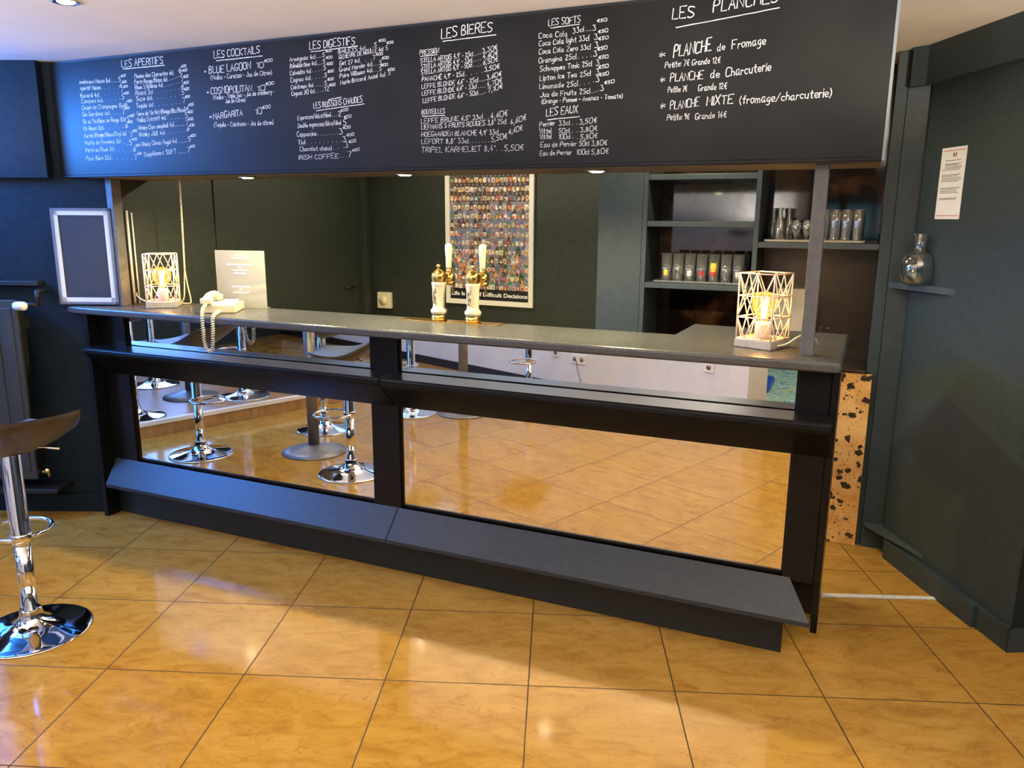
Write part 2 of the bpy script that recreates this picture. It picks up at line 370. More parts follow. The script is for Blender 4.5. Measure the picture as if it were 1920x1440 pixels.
# left wall, at an angle to the bar
WL = Vector((-0.101, -0.033)); EL = Vector((0.919, 0.394)); NL = Vector((0.394, -0.919))   # NL points into the room
def wl(t, off=0.0): p = WL + EL * t + NL * off; return (p.x, p.y)
struct('wall_left', MB().slab([wl(-4.2), wl(.172), wl(.172, -.03), wl(-4.2, -.10)], 0, 2.30), M['wall_darkened'], 'petrol blue painted wall left of the bar')
struct('trim_1', MB().slab([wl(-4.2, .05), wl(-.080, .05), wl(-.080, .001), wl(-4.2, .001)], 1.755, 2.298), M['wall_darkened'], 'boxed bulkhead above the left wall')
struct('baseboard_left', MB().slab([wl(-4.2, .016), wl(.04, .016), wl(.04, .001), wl(-4.2, .001)], 0, .10), M['wall_darkened'], bevel=.003)
# side wall inside the bar, with a flush door
struct('wall_inner', MB().box(.0, .06, .07, 2.5, 0, 2.30), M['wall_in'], 'dark wall inside the bar on the left')
d1 = MB().box(.0605, .068, .75, 2.16, 0, 2.04)
d1 = struct('door_1', d1, M['wall_in'], 'flush dark door in the inner bar wall', bevel=.002)
h = MB().tube([(.068, 2.06, 1.065), (.11, 2.06, 1.065)], .009).tube([(.108, 2.06, 1.065), (.108, 1.95, 1.065)], .009)
h.build('door_handle', M['rubber'], d1)
struct('trim_2', MB().box(.061, .11, 2.21, 2.27, 0, 2.29), M['wall_in'], 'dark corner post between the inner walls', bevel=.003)
# back wall, slightly out of square
def wb(x): return 2.28 + (1.1 - x) * .055
struct('wall_back', MB().slab([(.06, wb(.06)), (2.6, wb(2.6)), (2.6, wb(2.6) + .1), (.06, wb(.06) + .1)], 0, 2.30), M['wall_in'], 'dark wall behind the bar')
struct('wall_column', MB().box(2.262, 2.497, 1.20, 2.19, 0, 2.298), M['shelf'], 'teal grey boxed column left of the shelves', bevel=.003)
struct('wall_shelf_back', MB().box(2.50, 3.66, 1.56, 1.62, 0, 2.30), M['wall'])
# right side: return, diagonal wall, near return
ER = Vector((-0.564, 0.826)); NR = Vector((-0.826, -0.564))
A_ = Vector((4.120, .611)); K = Vector((4.178, .372)); CR = Vector((3.782, 1.112))
e2 = (CR - K).normalized(); n2 = Vector((-e2.y, e2.x))
if n2.x > 0: n2 = -n2
def wr(t, off=0.0): p = K + e2 * t + n2 * off; return (p.x, p.y)
LR = (CR - K).length
struct('wall_return', MB().box(3.665, 3.79, 1.185, 1.30, 0, 2.30), M['wall'], 'narrow dark return right of the shelves')
struct('wall_right', MB().slab([wr(0), wr(LR + .05), wr(LR + .05, -.1), wr(0, -.1)], 0, 2.30), M['wall'], 'dark petrol wall right of the bar')
KN = Vector((-n2.x, -n2.y))
KE = K + KN * 1.1
struct('wall_right_near', MB().slab([(K.x, K.y), (KE.x, KE.y), (KE.x + e2.x * .1, KE.y + e2.y * .1), (K.x + e2.x * .1 + KN.x * .101, K.y + e2.y * .1 + KN.y * .101)], 0, 2.30), M['wall'])
struct('trim_3', MB().slab([wr(-.05, .052), wr(LR + .02, .052), (3.668, 1.132), (3.668, 1.184), wr(LR, .0005), wr(-.05, .0005)], 2.14, 2.298), M['wall'], 'dark bulkhead along the top of the right wall')
bb = MB().slab([wr(-.017, .018), wr(.17, .018), wr(.17, .0005), wr(-.017, .0005)], 0, .095)
bb.slab([wr(.17, .034), wr(LR - .02, .034), wr(LR - .02, .0005), wr(.17, .0005)], 0, .095)
bb.slab([(K.x + n2.x * .018 - e2.x * .017, K.y + n2.y * .018 - e2.y * .017), (KE.x - e2.x * .017, KE.y - e2.y * .017), (KE.x - e2.x * .0005, KE.y - e2.y * .0005), (K.x - e2.x * .0005 + n2.x * .018, K.y - e2.y * .0005 + n2.y * .018)], 0, .095)
struct('baseboard_right', bb, M['wall'], bevel=.003)
struct('trim_4', MB().slab([(3.517, .530), (3.965, .704), (3.972, .732), (3.517, .560)], 0, .007), M['aluminium'], 'bright metal threshold strip at the passage', bevel=.002)
# the dining room behind the photographer (seen in the bar mirrors)
ERR = Vector((math.cos(TH), math.sin(TH)))
def rw(t, off=0.0):
    p = Vector((.904, -3.89)) + ERR * t + Vector((ERR.y, -ERR.x)) * off; return (p.x, p.y)
TE = 2.075
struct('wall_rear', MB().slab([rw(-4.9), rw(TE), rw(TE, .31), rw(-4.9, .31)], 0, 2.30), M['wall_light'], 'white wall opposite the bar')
struct('baseboard_rear', MB().slab([rw(-4.85, -.014), rw(TE - .3, -.014), rw(TE - .3, -.0005), rw(-4.85, -.0005)], 0, .085), M['kick'])
struct('wall_side', MB().box(-3.75, -3.65, -5.7, -1.35, 0, 2.30), M['wall'], 'dark side wall with the added window')
struct('wall_far', MB().box(2.0, 6.0, -7.6, -7.5, 0, 2.30), M['wall'])
struct('wall_far_side', MB().box(5.3, 5.4, -7.5, 1.2, 0, 2.30), M['wall'])
wn = MB().box(-3.648, -3.63, -3.85, -2.15, .9, 2.05)
w1 = struct('added_window_1', wn, M['daylight'], 'added blue glowing window in the side wall')  # added glowing pane, goes with the blue fill light
fr = MB()
for a, b, c, d in ((-3.9, -3.83, .85, 2.1), (-2.17, -2.1, .85, 2.1), (-3.03, -2.97, .9, 2.05)): fr.box(-3.648, -3.61, a, b, c, d)
fr.box(-3.648, -3.61, -3.83, -2.17, .85, .91); fr.box(-3.648, -3.61, -3.83, -2.17, 2.04, 2.1)
fr.build('window_frame', M['frame_white'], w1)
w2 = struct('window_2', MB().box(2.95, 4.6, -7.499, -7.48, 1.30, 1.78), M['cyan_sky'], 'window of the next room at dusk')
fr = MB().box(2.9, 2.95, -7.499, -7.46, 1.25, 1.83).box(3.62, 3.70, -7.479, -7.46, 1.30, 1.78).box(4.6, 4.65, -7.499, -7.46, 1.25, 1.83).box(2.95, 4.6, -7.499, -7.46, 1.25, 1.30).box(2.95, 4.6, -7.499, -7.46, 1.78, 1.83)
fr.build('window_frame', M['rubber'], w2)
w3 = MB().slab([rw(-3.6, -.006), rw(.30, -.006), rw(.30, -.001), rw(-3.6, -.001)], 1.52, 2.12)
w3 = struct('added_window_3', w3, M['added_pale_glow'], 'added glowing band window high in the white rear wall')  # added glowing pane for cool fill light
fr = MB()
for t0, t1, z0, z1 in ((-3.66, .36, 1.46, 1.52), (-3.66, .36, 2.12, 2.18), (-3.66, -3.6, 1.52, 2.12), (.30, .36, 1.52, 2.12), (-2.33, -2.28, 1.52, 2.12), (-1.03, -.98, 1.52, 2.12)):
    fr.slab([rw(t0, -.03), rw(t1, -.03), rw(t1, -.0008), rw(t0, -.0008)], z0, z1)
fr.build('window_frame', M['frame_white'], w3)
w4 = struct('added_window_4', MB().slab([wl(-1.75, .012), wl(-.66, .012), wl(-.66, .001), wl(-1.75, .001)], .30, 2.05 - .32), M['dusk'], 'added blue glowing window in the left wall beyond the radiator')  # added glowing pane as a blue source beside the bar
fr = MB()
for t0, t1, z0, z1 in ((-1.82, -.60, .23, .30), (-1.82, -.60, 1.73, 1.752), (-1.82, -1.75, .30, 1.73), (-.66, -.60, .30, 1.73), (-1.22, -1.18, .30, 1.73)):
    fr.slab([wl(t0, .035), wl(t1, .035), wl(t1, .0012), wl(t0, .0012)], z0, z1)
fr.build('window_frame', M['kick'], w4)
PD = Vector((.351, -.936)); PL = Vector((-.936, -.351))
p0 = Vector((-.8, -1.78)); pa = p0 - PD * 1.28; pb = p0 + PD * .95
def at(v, a=0, b=0): q = v + PD * a + PL * b; return (q.x, q.y)
struct('floor_platform', MB().slab([at(pa), at(pb), at(pb, 0, 2.95), (-3.6, -1.62)], .001, .112), M['platform'], 'raised brown floor platform in the corner of the room')
ns = MB().slab([at(pa, 0, -.012), at(pb, .012, -.012), at(pb, -.02, .03), at(pa, 0, .03)], .088, .118)
ns.slab([at(pb, .012, -.012), at(pb, .012, 2.95), at(pb, -.03, 2.95), at(pb, -.03, 0)], .088, .118)
struct('trim_5', ns, M['nosing'], 'pale nosing on the platform step')
tag(MB().slab([(2.55, -7.3), (5.2, -7.3), (5.2, -4.15), (2.75, -4.15)], .001, .014).build('carpet', M['carpet']), 'teal and yellow swirl carpet in the next room, seen in the mirror', 'carpet')

# ================================================================== the bar front
bar = thing('bar_counter', 'long black bar with mirrors, sloped footrest and elbow rail', 'bar')
MB().box(-.012, 3.40, .0, .020, 0, .295).build('kickboard', M['kick'], bar, bevel=.003)
MB().box(.06, 3.4895, .024, .06, .165, 1.083).build('carcass', M['black'], bar)
e = MB().box(-.045, -.018, -.085, -.012, 0, 1.083); e.build('end_panel', M['black'], bar, bevel=.002)
e = MB().prism([(.0, .16), (.0, 1.083), (.56, 1.083), (.56, 0), (.20, 0), (.20, .16)], lambda y, z: (3.490, y, z), lambda y, z: (3.514, y, z)); e.build('end_panel', M['black'], bar, bevel=.002)
for x0, x1 in ((-.017, .148), (1.628, 1.770), (3.384, 3.4895)):
    MB().box(x0, x1, -.008, .0232, .296, 1.083).build('stile', M['black'], bar, bevel=.003)
for nm, x0, x1, z0, z1 in (('lower_mirror', .1485, 1.6275, .318, .772), ('lower_mirror', 1.7705, 3.3835, .318, .772), ('upper_mirror', .1485, 1.6275, .915, 1.083), ('upper_mirror', 1.7705, 3.3835, .915, 1.083)):
    fr = MB()
    o = MB().box(x0 + .004, x1 - .004, .010, .0215, z0 + .004, z1 - .002).build(nm, M['mirror'], bar)
    w_ = .006
    fr.box(x0, x0 + w_, .004, .0225, z0, z1); fr.box(x1 - w_, x1, .004, .0225, z0, z1); fr.box(x0, x1, .004, .0225, z0 - .004, z0 + w_); fr.box(x0, x1, .004, .0225, z1 - .003, z1)
    fr.build('mirror_bead', M['black'], o)
rail = [(-.0085, .925), (-.122, .921), (-.131, .914), (-.132, .898), (-.122, .884), (-.0085, .772)]
MB().rail(rail, -.010, 1.752).build('elbow_rail', M['black'], bar, bevel=.003)
MB().rail(rail, 1.756, 3.504).build('elbow_rail', M['black'], bar, bevel=.003)
def foot(xa0, xa1, xb0, xb1):
    """sloped board: xa at the back, xb at the front"""
    P = [(-.0085, .310), (-.117, .199), (-.117, .181), (-.0085, .286)]
    m = MB(); X = lambda y, a, b: a + (b - a) * (y + .0085) / (-.117 + .0085)
    return m.prism(P, lambda y, z: (X(y, xa0, xb0), y, z), lambda y, z: (X(y, xa1, xb1), y, z))
foot(-.005, 1.7535, .030, 1.7535).build('footrest', M['footrest'], bar, bevel=.002)
foot(1.757, 3.410, 1.757, 3.493).build('footrest', M['footrest'], bar, bevel=.002)

ct = [(-.145, -.097), (3.516, -.097), (3.527, .632), (2.886, .676), (2.877, .318), (.075, .318), (.075, .052), (-.145, -.055)]
tag(MB().slab(ct, 1.084, 1.120).build('countertop', M['counter'], bevel=.011, segs=4), 'long dark grey speckled bar top with an L-shaped right end', 'countertop')
tag(MB().box(.058, .100, .036, .092, 1.1205, 1.754).build('post', M['post'], bevel=.002), 'grey wooden post on the bar top beside the left table lamp', 'post')
tag(MB().box(3.378, 3.422, .006, .056, 1.1205, 1.754).build('post', M['post'], bevel=.002), 'grey wooden post on the bar top right of the right table lamp', 'post')

# soffit box over the bar and the chalkboard hung on its face
struct('trim_6', MB().box(-.0, 3.573, -.022, .30, 1.755, 2.298), M['soffit'], 'boxed soffit above the bar holding the spotlights')
CHALK = [
 'aperitifs',
 ('LES APERITIFS',0.35,2.244,0.608,2.242,0.0291),
 ('_',0.356,2.235,0.616,2.234,0.0028),
 ('Américano Maison 8cl',0.061,2.187,0.266,2.182,0.0186),
 ('.....',0.275,2.184,0.31,2.181,0.0145),
 ('5',0.32,2.181,0.336,2.182,0.0221),
 ('€00',0.34,2.201,0.369,2.202,0.0096),
 ('Apéritif Maison',0.061,2.159,0.199,2.156,0.0187),
 ('.....',0.208,2.158,0.313,2.154,0.0146),
 ('6',0.323,2.154,0.339,2.155,0.0222),
 ('€00',0.343,2.174,0.372,2.175,0.0096),
 ('Bacardi 4cl',0.06,2.125,0.183,2.123,0.0188),
 ('.....',0.193,2.125,0.318,2.135,0.0147),
 ('7',0.328,2.134,0.344,2.135,0.0223),
 ('€00',0.348,2.154,0.376,2.156,0.0096),
 ('Campari 4cl',0.061,2.1,0.202,2.098,0.0189),
 ('.....',0.211,2.1,0.321,2.105,0.0147),
 ('5',0.331,2.104,0.347,2.106,0.0223),
 ('€00',0.351,2.125,0.38,2.126,0.0097),
 ('Coupe de Champagne 15cl',0.06,2.071,0.344,2.068,0.0188),
 ('6',0.346,2.069,0.362,2.071,0.0224),
 ('€00',0.366,2.09,0.395,2.091,0.0097),
 ('Gin Gordons 4cl',0.06,2.04,0.241,2.039,0.019),
 ('.....',0.25,2.041,0.315,2.039,0.0148),
 ('7',0.325,2.038,0.341,2.04,0.0225),
 ('€00',0.346,2.059,0.374,2.061,0.0098),
 ('Kir au Vin Blanc ou Rouge 10cl',0.059,2.007,0.343,2.006,0.019),
 ('5',0.352,2.004,0.368,2.005,0.0226),
 ('€00',0.372,2.024,0.401,2.026,0.0098),
 ('Kir Royal 10cl',0.058,1.974,0.191,1.974,0.0192),
 ('.....',0.2,1.976,0.327,1.976,0.0149),
 ('6',0.337,1.976,0.353,1.977,0.0227),
 ('€00',0.357,1.997,0.386,1.999,0.0098),
 ('Martini (Rouge/Blanc/Dry) 6cl',0.057,1.942,0.338,1.943,0.0191),
 ('7',0.361,1.935,0.377,1.937,0.0228),
 ('€00',0.381,1.956,0.409,1.958,0.0098),
 ('Pastis de Provence 2cl',0.056,1.909,0.297,1.91,0.0193),
 ('.....',0.306,1.912,0.343,1.898,0.015),
 ('5',0.353,1.898,0.369,1.899,0.0229),
 ('€00',0.374,1.919,0.403,1.921,0.0099),
 ('Porto ou Rhum 2cl',0.055,1.874,0.248,1.876,0.0194),
 ('.....',0.257,1.877,0.363,1.87,0.0151),
 ('6',0.373,1.87,0.389,1.871,0.0229),
 ('€00',0.393,1.891,0.422,1.893,0.0099),
 ('Picon Bière 25cl',0.054,1.835,0.224,1.837,0.0195),
 ('.....',0.233,1.839,0.367,1.832,0.0152),
 ('7',0.377,1.832,0.393,1.834,0.023),
 ('€00',0.397,1.854,0.426,1.856,0.01),
 ('Pineau des Charentes 6cl',0.424,2.191,0.664,2.191,0.0188),
 ('6',0.696,2.2,0.711,2.2,0.0212),
 ('€00',0.714,2.218,0.742,2.22,0.0101),
 ('Porto Rouge/Blanc 6cl',0.421,2.166,0.624,2.166,0.0189),
 ('.......',0.634,2.168,0.692,2.18,0.0139),
 ('5',0.701,2.182,0.716,2.183,0.0212),
 ('€00',0.719,2.2,0.747,2.202,0.0101),
 ('Rhum 3 Rivières 4cl',0.421,2.142,0.593,2.143,0.019),
 ('.......',0.603,2.144,0.695,2.154,0.014),
 ('7',0.705,2.156,0.719,2.157,0.0213),
 ('€00',0.723,2.174,0.75,2.176,0.0101),
 ('Ricard 2cl',0.422,2.117,0.529,2.118,0.0191),
 ('.......',0.539,2.12,0.694,2.128,0.0141),
 ('6',0.704,2.129,0.718,2.13,0.0214),
 ('€00',0.722,2.148,0.75,2.15,0.0102),
 ('Suze 6cl',0.422,2.091,0.521,2.092,0.0192),
 ('.......',0.531,2.093,0.695,2.101,0.0142),
 ('5',0.704,2.103,0.719,2.104,0.0214),
 ('€00',0.722,2.121,0.75,2.124,0.0102),
 ('Tequila 4cl',0.419,2.061,0.525,2.062,0.0193),
 ('.......',0.535,2.064,0.696,2.068,0.0142),
 ('7',0.706,2.07,0.721,2.071,0.0215),
 ('€00',0.724,2.089,0.752,2.091,0.0102),
 ('Verre de Vin 14cl (Rouge/Blc/Rosé)',0.417,2.026,0.72,2.032,0.0191),
 ('6',0.723,2.035,0.738,2.036,0.0216),
 ('€00',0.741,2.054,0.769,2.056,0.0103),
 ('Vodka Eristoff 4cl',0.413,1.999,0.595,2.003,0.0193),
 ('.......',0.605,2.005,0.706,2.003,0.0143),
 ('5',0.715,2.004,0.73,2.006,0.0217),
 ('€00',0.733,2.024,0.761,2.026,0.0103),
 ('Whisky Clan campbell 4cl',0.418,1.964,0.642,1.97,0.0194),
 ('.......',0.652,1.972,0.704,1.973,0.0143),
 ('7',0.713,1.975,0.728,1.976,0.0218),
 ('€00',0.731,1.994,0.76,1.996,0.0104),
 ('Whisky J&B 4cl',0.419,1.934,0.581,1.938,0.0195),
 ('.......',0.591,1.94,0.708,1.946,0.0144),
 ('6',0.717,1.947,0.732,1.949,0.0219),
 ('€00',0.735,1.967,0.763,1.969,0.0104),
 ('Whisky Chivas Regal 4cl',0.431,1.891,0.651,1.899,0.0195),
 ('.......',0.661,1.9,0.711,1.901,0.0144),
 ('5',0.721,1.903,0.736,1.904,0.022),
 ('€00',0.739,1.922,0.767,1.925,0.0105),
 ('Supplément SOFT',0.44,1.846,0.643,1.854,0.0196),
 ('.......',0.653,1.856,0.701,1.854,0.0145),
 ('7',0.711,1.856,0.726,1.858,0.0221),
 ('€50',0.729,1.876,0.757,1.879,0.0105),
 'cocktails',
 ('LES COCKTAILS',0.906,2.242,1.157,2.247,0.0273),
 ('_',0.918,2.232,1.171,2.234,0.0026),
 'one cocktail',
 ('*',0.845,2.186,0.856,2.186,0.01),
 ('BLUE LAGOON',0.872,2.182,1.105,2.187,0.0294),
 ('10',1.137,2.188,1.174,2.189,0.0227),
 ('€00',1.179,2.207,1.222,2.21,0.0113),
 ('(Vodka - Curaçao - Jus de Citron)',0.879,2.156,1.215,2.157,0.0187),
 'one cocktail',
 ('*',0.851,2.1,0.863,2.1,0.0101),
 ('COSMOPOLITAN',0.874,2.097,1.103,2.099,0.0271),
 ('10',1.134,2.095,1.175,2.097,0.023),
 ('€00',1.179,2.116,1.223,2.119,0.0114),
 ('(Vodka - Triple Sec - Jus de cranberry -',0.887,2.074,1.224,2.081,0.018),
 ('Jus de Citron)',0.953,2.056,1.063,2.057,0.0172),
 'one cocktail',
 ('*',0.857,1.996,0.868,1.996,0.0102),
 ('MARGARITA',0.879,1.991,1.044,2.002,0.0257),
 ('10',1.116,2.002,1.15,2.004,0.0234),
 ('€00',1.154,2.022,1.198,2.026,0.0116),
 ('(Tequila - Cointreau - Jus de citron)',0.879,1.96,1.209,1.957,0.0192),
 'digestifs',
 ('LES DIGESTIFS',1.415,2.241,1.636,2.244,0.0283),
 ('_',1.421,2.231,1.649,2.237,0.0021),
 ('Armagnac 4cl',1.311,2.202,1.441,2.204,0.017),
 ('....',1.448,2.206,1.471,2.207,0.0105),
 ('5',1.477,2.208,1.488,2.208,0.0175),
 ('€00',1.494,2.224,1.523,2.225,0.009),
 ('Bénédictine 4cl',1.312,2.176,1.446,2.179,0.0171),
 ('....',1.453,2.18,1.472,2.181,0.0106),
 ('5',1.478,2.182,1.489,2.183,0.0175),
 ('€00',1.495,2.199,1.524,2.2,0.0091),
 ('Calvados 4cl',1.31,2.148,1.416,2.151,0.0172),
 ('....',1.424,2.154,1.474,2.157,0.0106),
 ('5',1.48,2.158,1.491,2.159,0.0176),
 ('€00',1.497,2.175,1.526,2.176,0.0091),
 ('Cognac 4cl',1.311,2.12,1.412,2.124,0.0172),
 ('....',1.42,2.127,1.477,2.129,0.0106),
 ('5',1.483,2.13,1.494,2.13,0.0176),
 ('€00',1.5,2.146,1.529,2.148,0.0091),
 ('Cointreau 4cl',1.311,2.092,1.423,2.096,0.0173),
 ('....',1.43,2.099,1.475,2.098,0.0107),
 ('5',1.482,2.1,1.493,2.1,0.0177),
 ('€00',1.498,2.116,1.527,2.118,0.0092),
 ('Cognac XO 4cl',1.312,2.067,1.43,2.072,0.0173),
 ('....',1.438,2.074,1.474,2.076,0.0107),
 ('12',1.48,2.077,1.503,2.077,0.0178),
 ('€00',1.505,2.094,1.534,2.096,0.0092),
 ('BAILEYS 4cl',1.555,2.215,1.685,2.22,0.0158),
 ('5',1.726,2.226,1.736,2.226,0.0169),
 ('€00',1.747,2.244,1.778,2.245,0.0087),
 ('...',1.691,2.221,1.721,2.226,0.0102),
 ('GENIEVRE DE HOULLE 4cl',1.558,2.194,1.766,2.209,0.0157),
 ('5',1.778,2.212,1.787,2.212,0.0168),
 ('€00',1.783,2.233,1.813,2.234,0.0087),
 ('Get 27 4cl',1.559,2.17,1.655,2.175,0.0159),
 ('7',1.718,2.18,1.728,2.181,0.017),
 ('€00',1.733,2.194,1.764,2.196,0.0088),
 ('...',1.661,2.175,1.713,2.18,0.0103),
 ('Grand Marnier 4cl',1.557,2.146,1.714,2.158,0.0159),
 ('5',1.748,2.16,1.757,2.16,0.017),
 ('€00',1.76,2.179,1.791,2.18,0.0088),
 ('...',1.72,2.159,1.742,2.159,0.0102),
 ('Poire Williams 4cl',1.557,2.121,1.713,2.136,0.0159),
 ('5',1.747,2.137,1.756,2.137,0.0171),
 ('€00',1.755,2.153,1.786,2.155,0.0088),
 ('...',1.72,2.137,1.742,2.136,0.0103),
 ('Marie Brizard Anisé 4cl',1.56,2.097,1.772,2.115,0.0159),
 ('5',1.787,2.119,1.796,2.119,0.017),
 ('€00',1.785,2.134,1.816,2.136,0.0088),
 'hot drinks',
 ('_',1.498,2.043,1.562,2.05,0.0021),
 ('LES BOISSONS CHAUDES',1.422,2.012,1.662,2.026,0.0228),
 ('_',1.434,2.003,1.67,2.018,0.0021),
 ('Expresso/décaféiné',1.337,1.97,1.506,1.976,0.0182),
 ('2',1.542,1.977,1.558,1.977,0.0222),
 ('€00',1.556,1.993,1.592,1.997,0.01),
 ('...',1.516,1.977,1.536,1.978,0.0108),
 ('Double expresso/décaféiné',1.337,1.939,1.555,1.944,0.0182),
 ('5',1.566,1.94,1.582,1.941,0.0222),
 ('€00',1.571,1.966,1.606,1.97,0.01),
 ('Cappuccino',1.33,1.904,1.429,1.905,0.0184),
 ('3',1.546,1.905,1.562,1.906,0.0224),
 ('€00',1.564,1.926,1.6,1.929,0.01),
 ('.........',1.438,1.906,1.54,1.906,0.0109),
 ('Thé',1.333,1.871,1.371,1.872,0.0186),
 ('3',1.561,1.876,1.577,1.876,0.0224),
 ('€00',1.581,1.896,1.617,1.9,0.0101),
 ('.........',1.381,1.874,1.555,1.877,0.011),
 ('Chocolat chaud',1.341,1.845,1.504,1.845,0.0185),
 ('3',1.569,1.852,1.585,1.853,0.0225),
 ('€00',1.589,1.87,1.624,1.874,0.0101),
 ('...',1.514,1.847,1.563,1.853,0.0109),
 ('IRISH COFFEE',1.334,1.811,1.535,1.813,0.0186),
 ('7',1.583,1.815,1.599,1.816,0.0226),
 ('€50',1.606,1.836,1.641,1.841,0.0101),
 ('...',1.544,1.815,1.577,1.816,0.011),
 'beers',
 ('LES BIERES',2.025,2.234,2.236,2.243,0.034),
 ('_',2.031,2.224,2.251,2.229,0.0025),
 ('PRESSION',1.93,2.183,2.013,2.185,0.017),
 ('_',1.933,2.178,2.006,2.179,0.0018),
 ('STELLA ARTOIS 4,9° - 25cl',1.933,2.154,2.157,2.163,0.0161),
 ('....',2.165,2.164,2.189,2.169,0.0108),
 ('3,30€',2.196,2.169,2.256,2.179,0.0171),
 ('STELLA ARTOIS 4,9° - 33cl',1.935,2.132,2.153,2.143,0.0162),
 ('....',2.161,2.144,2.191,2.148,0.0108),
 ('4,60€',2.198,2.149,2.258,2.159,0.0172),
 ('STELLA ARTOIS 4,9° - 50cl',1.935,2.111,2.153,2.125,0.0162),
 ('....',2.16,2.126,2.192,2.127,0.0109),
 ('6,50€',2.199,2.128,2.259,2.138,0.0172),
 ('PANACHÉ 4,9° - 25cl',1.938,2.087,2.12,2.095,0.0163),
 ('....',2.128,2.096,2.198,2.103,0.0109),
 ('3,50€',2.204,2.104,2.265,2.114,0.0173),
 ('LEFFE BLONDE 6,6° - 25cl',1.936,2.061,2.178,2.071,0.0163),
 ('....',2.186,2.072,2.206,2.075,0.0109),
 ('3,60€',2.213,2.076,2.273,2.086,0.0173),
 ('LEFFE BLONDE 6,6° - 33cl',1.937,2.035,2.172,2.049,0.0164),
 ('....',2.18,2.05,2.208,2.051,0.0109),
 ('4,70€',2.215,2.052,2.275,2.063,0.0174),
 ('LEFFE BLONDE 6,6° - 50cl',1.94,2.008,2.178,2.025,0.0164),
 ('....',2.186,2.026,2.211,2.031,0.011),
 ('7,10€',2.218,2.031,2.278,2.043,0.0174),
 ('BOUTEILLES',1.934,1.966,2.036,1.967,0.0167),
 ('_',1.937,1.959,2.036,1.959,0.0019),
 ('LEFFE BRUNE 6,5° 33cl',1.931,1.933,2.197,1.938,0.0174),
 ('4,60€',2.23,1.938,2.298,1.946,0.0198),
 ('..',2.205,1.939,2.222,1.939,0.0111),
 ('LIEFMANS 5 FRUITS ROUGES 3,8° 25cl',1.932,1.91,2.294,1.918,0.0173),
 ('4,60€',2.31,1.912,2.373,1.929,0.0197),
 ('HOEGAARDEN BLANCHE 4,9° 33cl',1.932,1.884,2.262,1.881,0.0174),
 ('4,60€',2.304,1.879,2.359,1.893,0.0198),
 ('..',2.27,1.882,2.297,1.88,0.0111),
 ('LEFORT 8,8° 33cl',1.931,1.857,2.136,1.853,0.0176),
 ('5,50€',2.233,1.854,2.297,1.865,0.02),
 ('.......',2.144,1.855,2.225,1.855,0.0113),
 ('TRIPEL KARMELIET 8,4°',1.93,1.824,2.249,1.822,0.0199),
 ('5,50€',2.287,1.821,2.364,1.822,0.02),
 ('..',2.257,1.823,2.279,1.822,0.0112),
 'soft drinks',
 ('LES SOFTS',2.456,2.242,2.575,2.244,0.0211),
 ('_',2.465,2.234,2.573,2.238,0.0021),
 ('Coca Cola',2.42,2.204,2.528,2.202,0.0171),
 ('33cl',2.548,2.208,2.589,2.213,0.0168),
 ('3',2.621,2.212,2.633,2.212,0.0187),
 ('€50',2.636,2.238,2.671,2.239,0.0103),
 ('....',2.597,2.214,2.615,2.213,0.0104),
 ('Coca Cola light 33cl',2.421,2.177,2.609,2.182,0.017),
 ('3',2.627,2.182,2.64,2.182,0.0188),
 ('€50',2.641,2.202,2.676,2.204,0.0104),
 ('Coca Cola Zero 33cl',2.421,2.15,2.615,2.152,0.0171),
 ('3',2.63,2.156,2.643,2.156,0.0189),
 ('€50',2.643,2.179,2.678,2.182,0.0104),
 ('Orangina 25cl',2.421,2.12,2.563,2.125,0.0172),
 ('3',2.626,2.128,2.639,2.128,0.019),
 ('€50',2.64,2.146,2.675,2.149,0.0105),
 ('....',2.571,2.126,2.62,2.129,0.0106),
 ('Schweppes Tonic 25cl',2.426,2.091,2.621,2.097,0.0172),
 ('3',2.636,2.096,2.648,2.097,0.019),
 ('€50',2.645,2.118,2.68,2.12,0.0105),
 ('Lipton Ice Tea 25cl',2.426,2.06,2.618,2.066,0.0173),
 ('3',2.637,2.068,2.649,2.068,0.0191),
 ('€50',2.646,2.086,2.681,2.089,0.0106),
 ('Limonade 25cl',2.425,2.032,2.571,2.034,0.0174),
 ('3',2.637,2.042,2.65,2.043,0.0192),
 ('€50',2.649,2.061,2.683,2.064,0.0106),
 ('....',2.579,2.035,2.631,2.044,0.0107),
 ('Jus de Fruits 25cl',2.429,2.003,2.618,2.007,0.0174),
 ('3',2.655,2.013,2.667,2.013,0.0192),
 ('€50',2.669,2.034,2.704,2.037,0.0106),
 ('....',2.626,2.008,2.649,2.014,0.0107),
 ('(Orange - Pomme - Ananas - Tomate)',2.434,1.981,2.736,1.985,0.0159),
 'waters',
 ('LES EAUX',2.453,1.938,2.572,1.944,0.0257),
 ('_',2.458,1.925,2.581,1.931,0.0022),
 ('Perrier',2.427,1.901,2.487,1.905,0.0171),
 ('33cl',2.502,1.902,2.544,1.904,0.017),
 ('3,50€',2.581,1.904,2.644,1.908,0.0167),
 ('..',2.554,1.905,2.572,1.905,0.011),
 ('Vittel',2.427,1.877,2.474,1.878,0.0172),
 ('50cl',2.502,1.876,2.544,1.877,0.017),
 ('3,80€',2.584,1.878,2.647,1.881,0.0168),
 ('..',2.554,1.878,2.576,1.879,0.011),
 ('Vittel',2.429,1.858,2.474,1.859,0.0172),
 ('100cl',2.503,1.856,2.547,1.857,0.0171),
 ('5,80€',2.585,1.853,2.648,1.855,0.0169),
 ('..',2.557,1.858,2.577,1.855,0.0111),
 ('Eau de Perrier',2.432,1.83,2.571,1.83,0.0172),
 ('50cl',2.582,1.83,2.618,1.83,0.017),
 ('3,80€',2.628,1.829,2.684,1.831,0.0168),
 ('Eau de Perrier',2.43,1.801,2.553,1.801,0.0173),
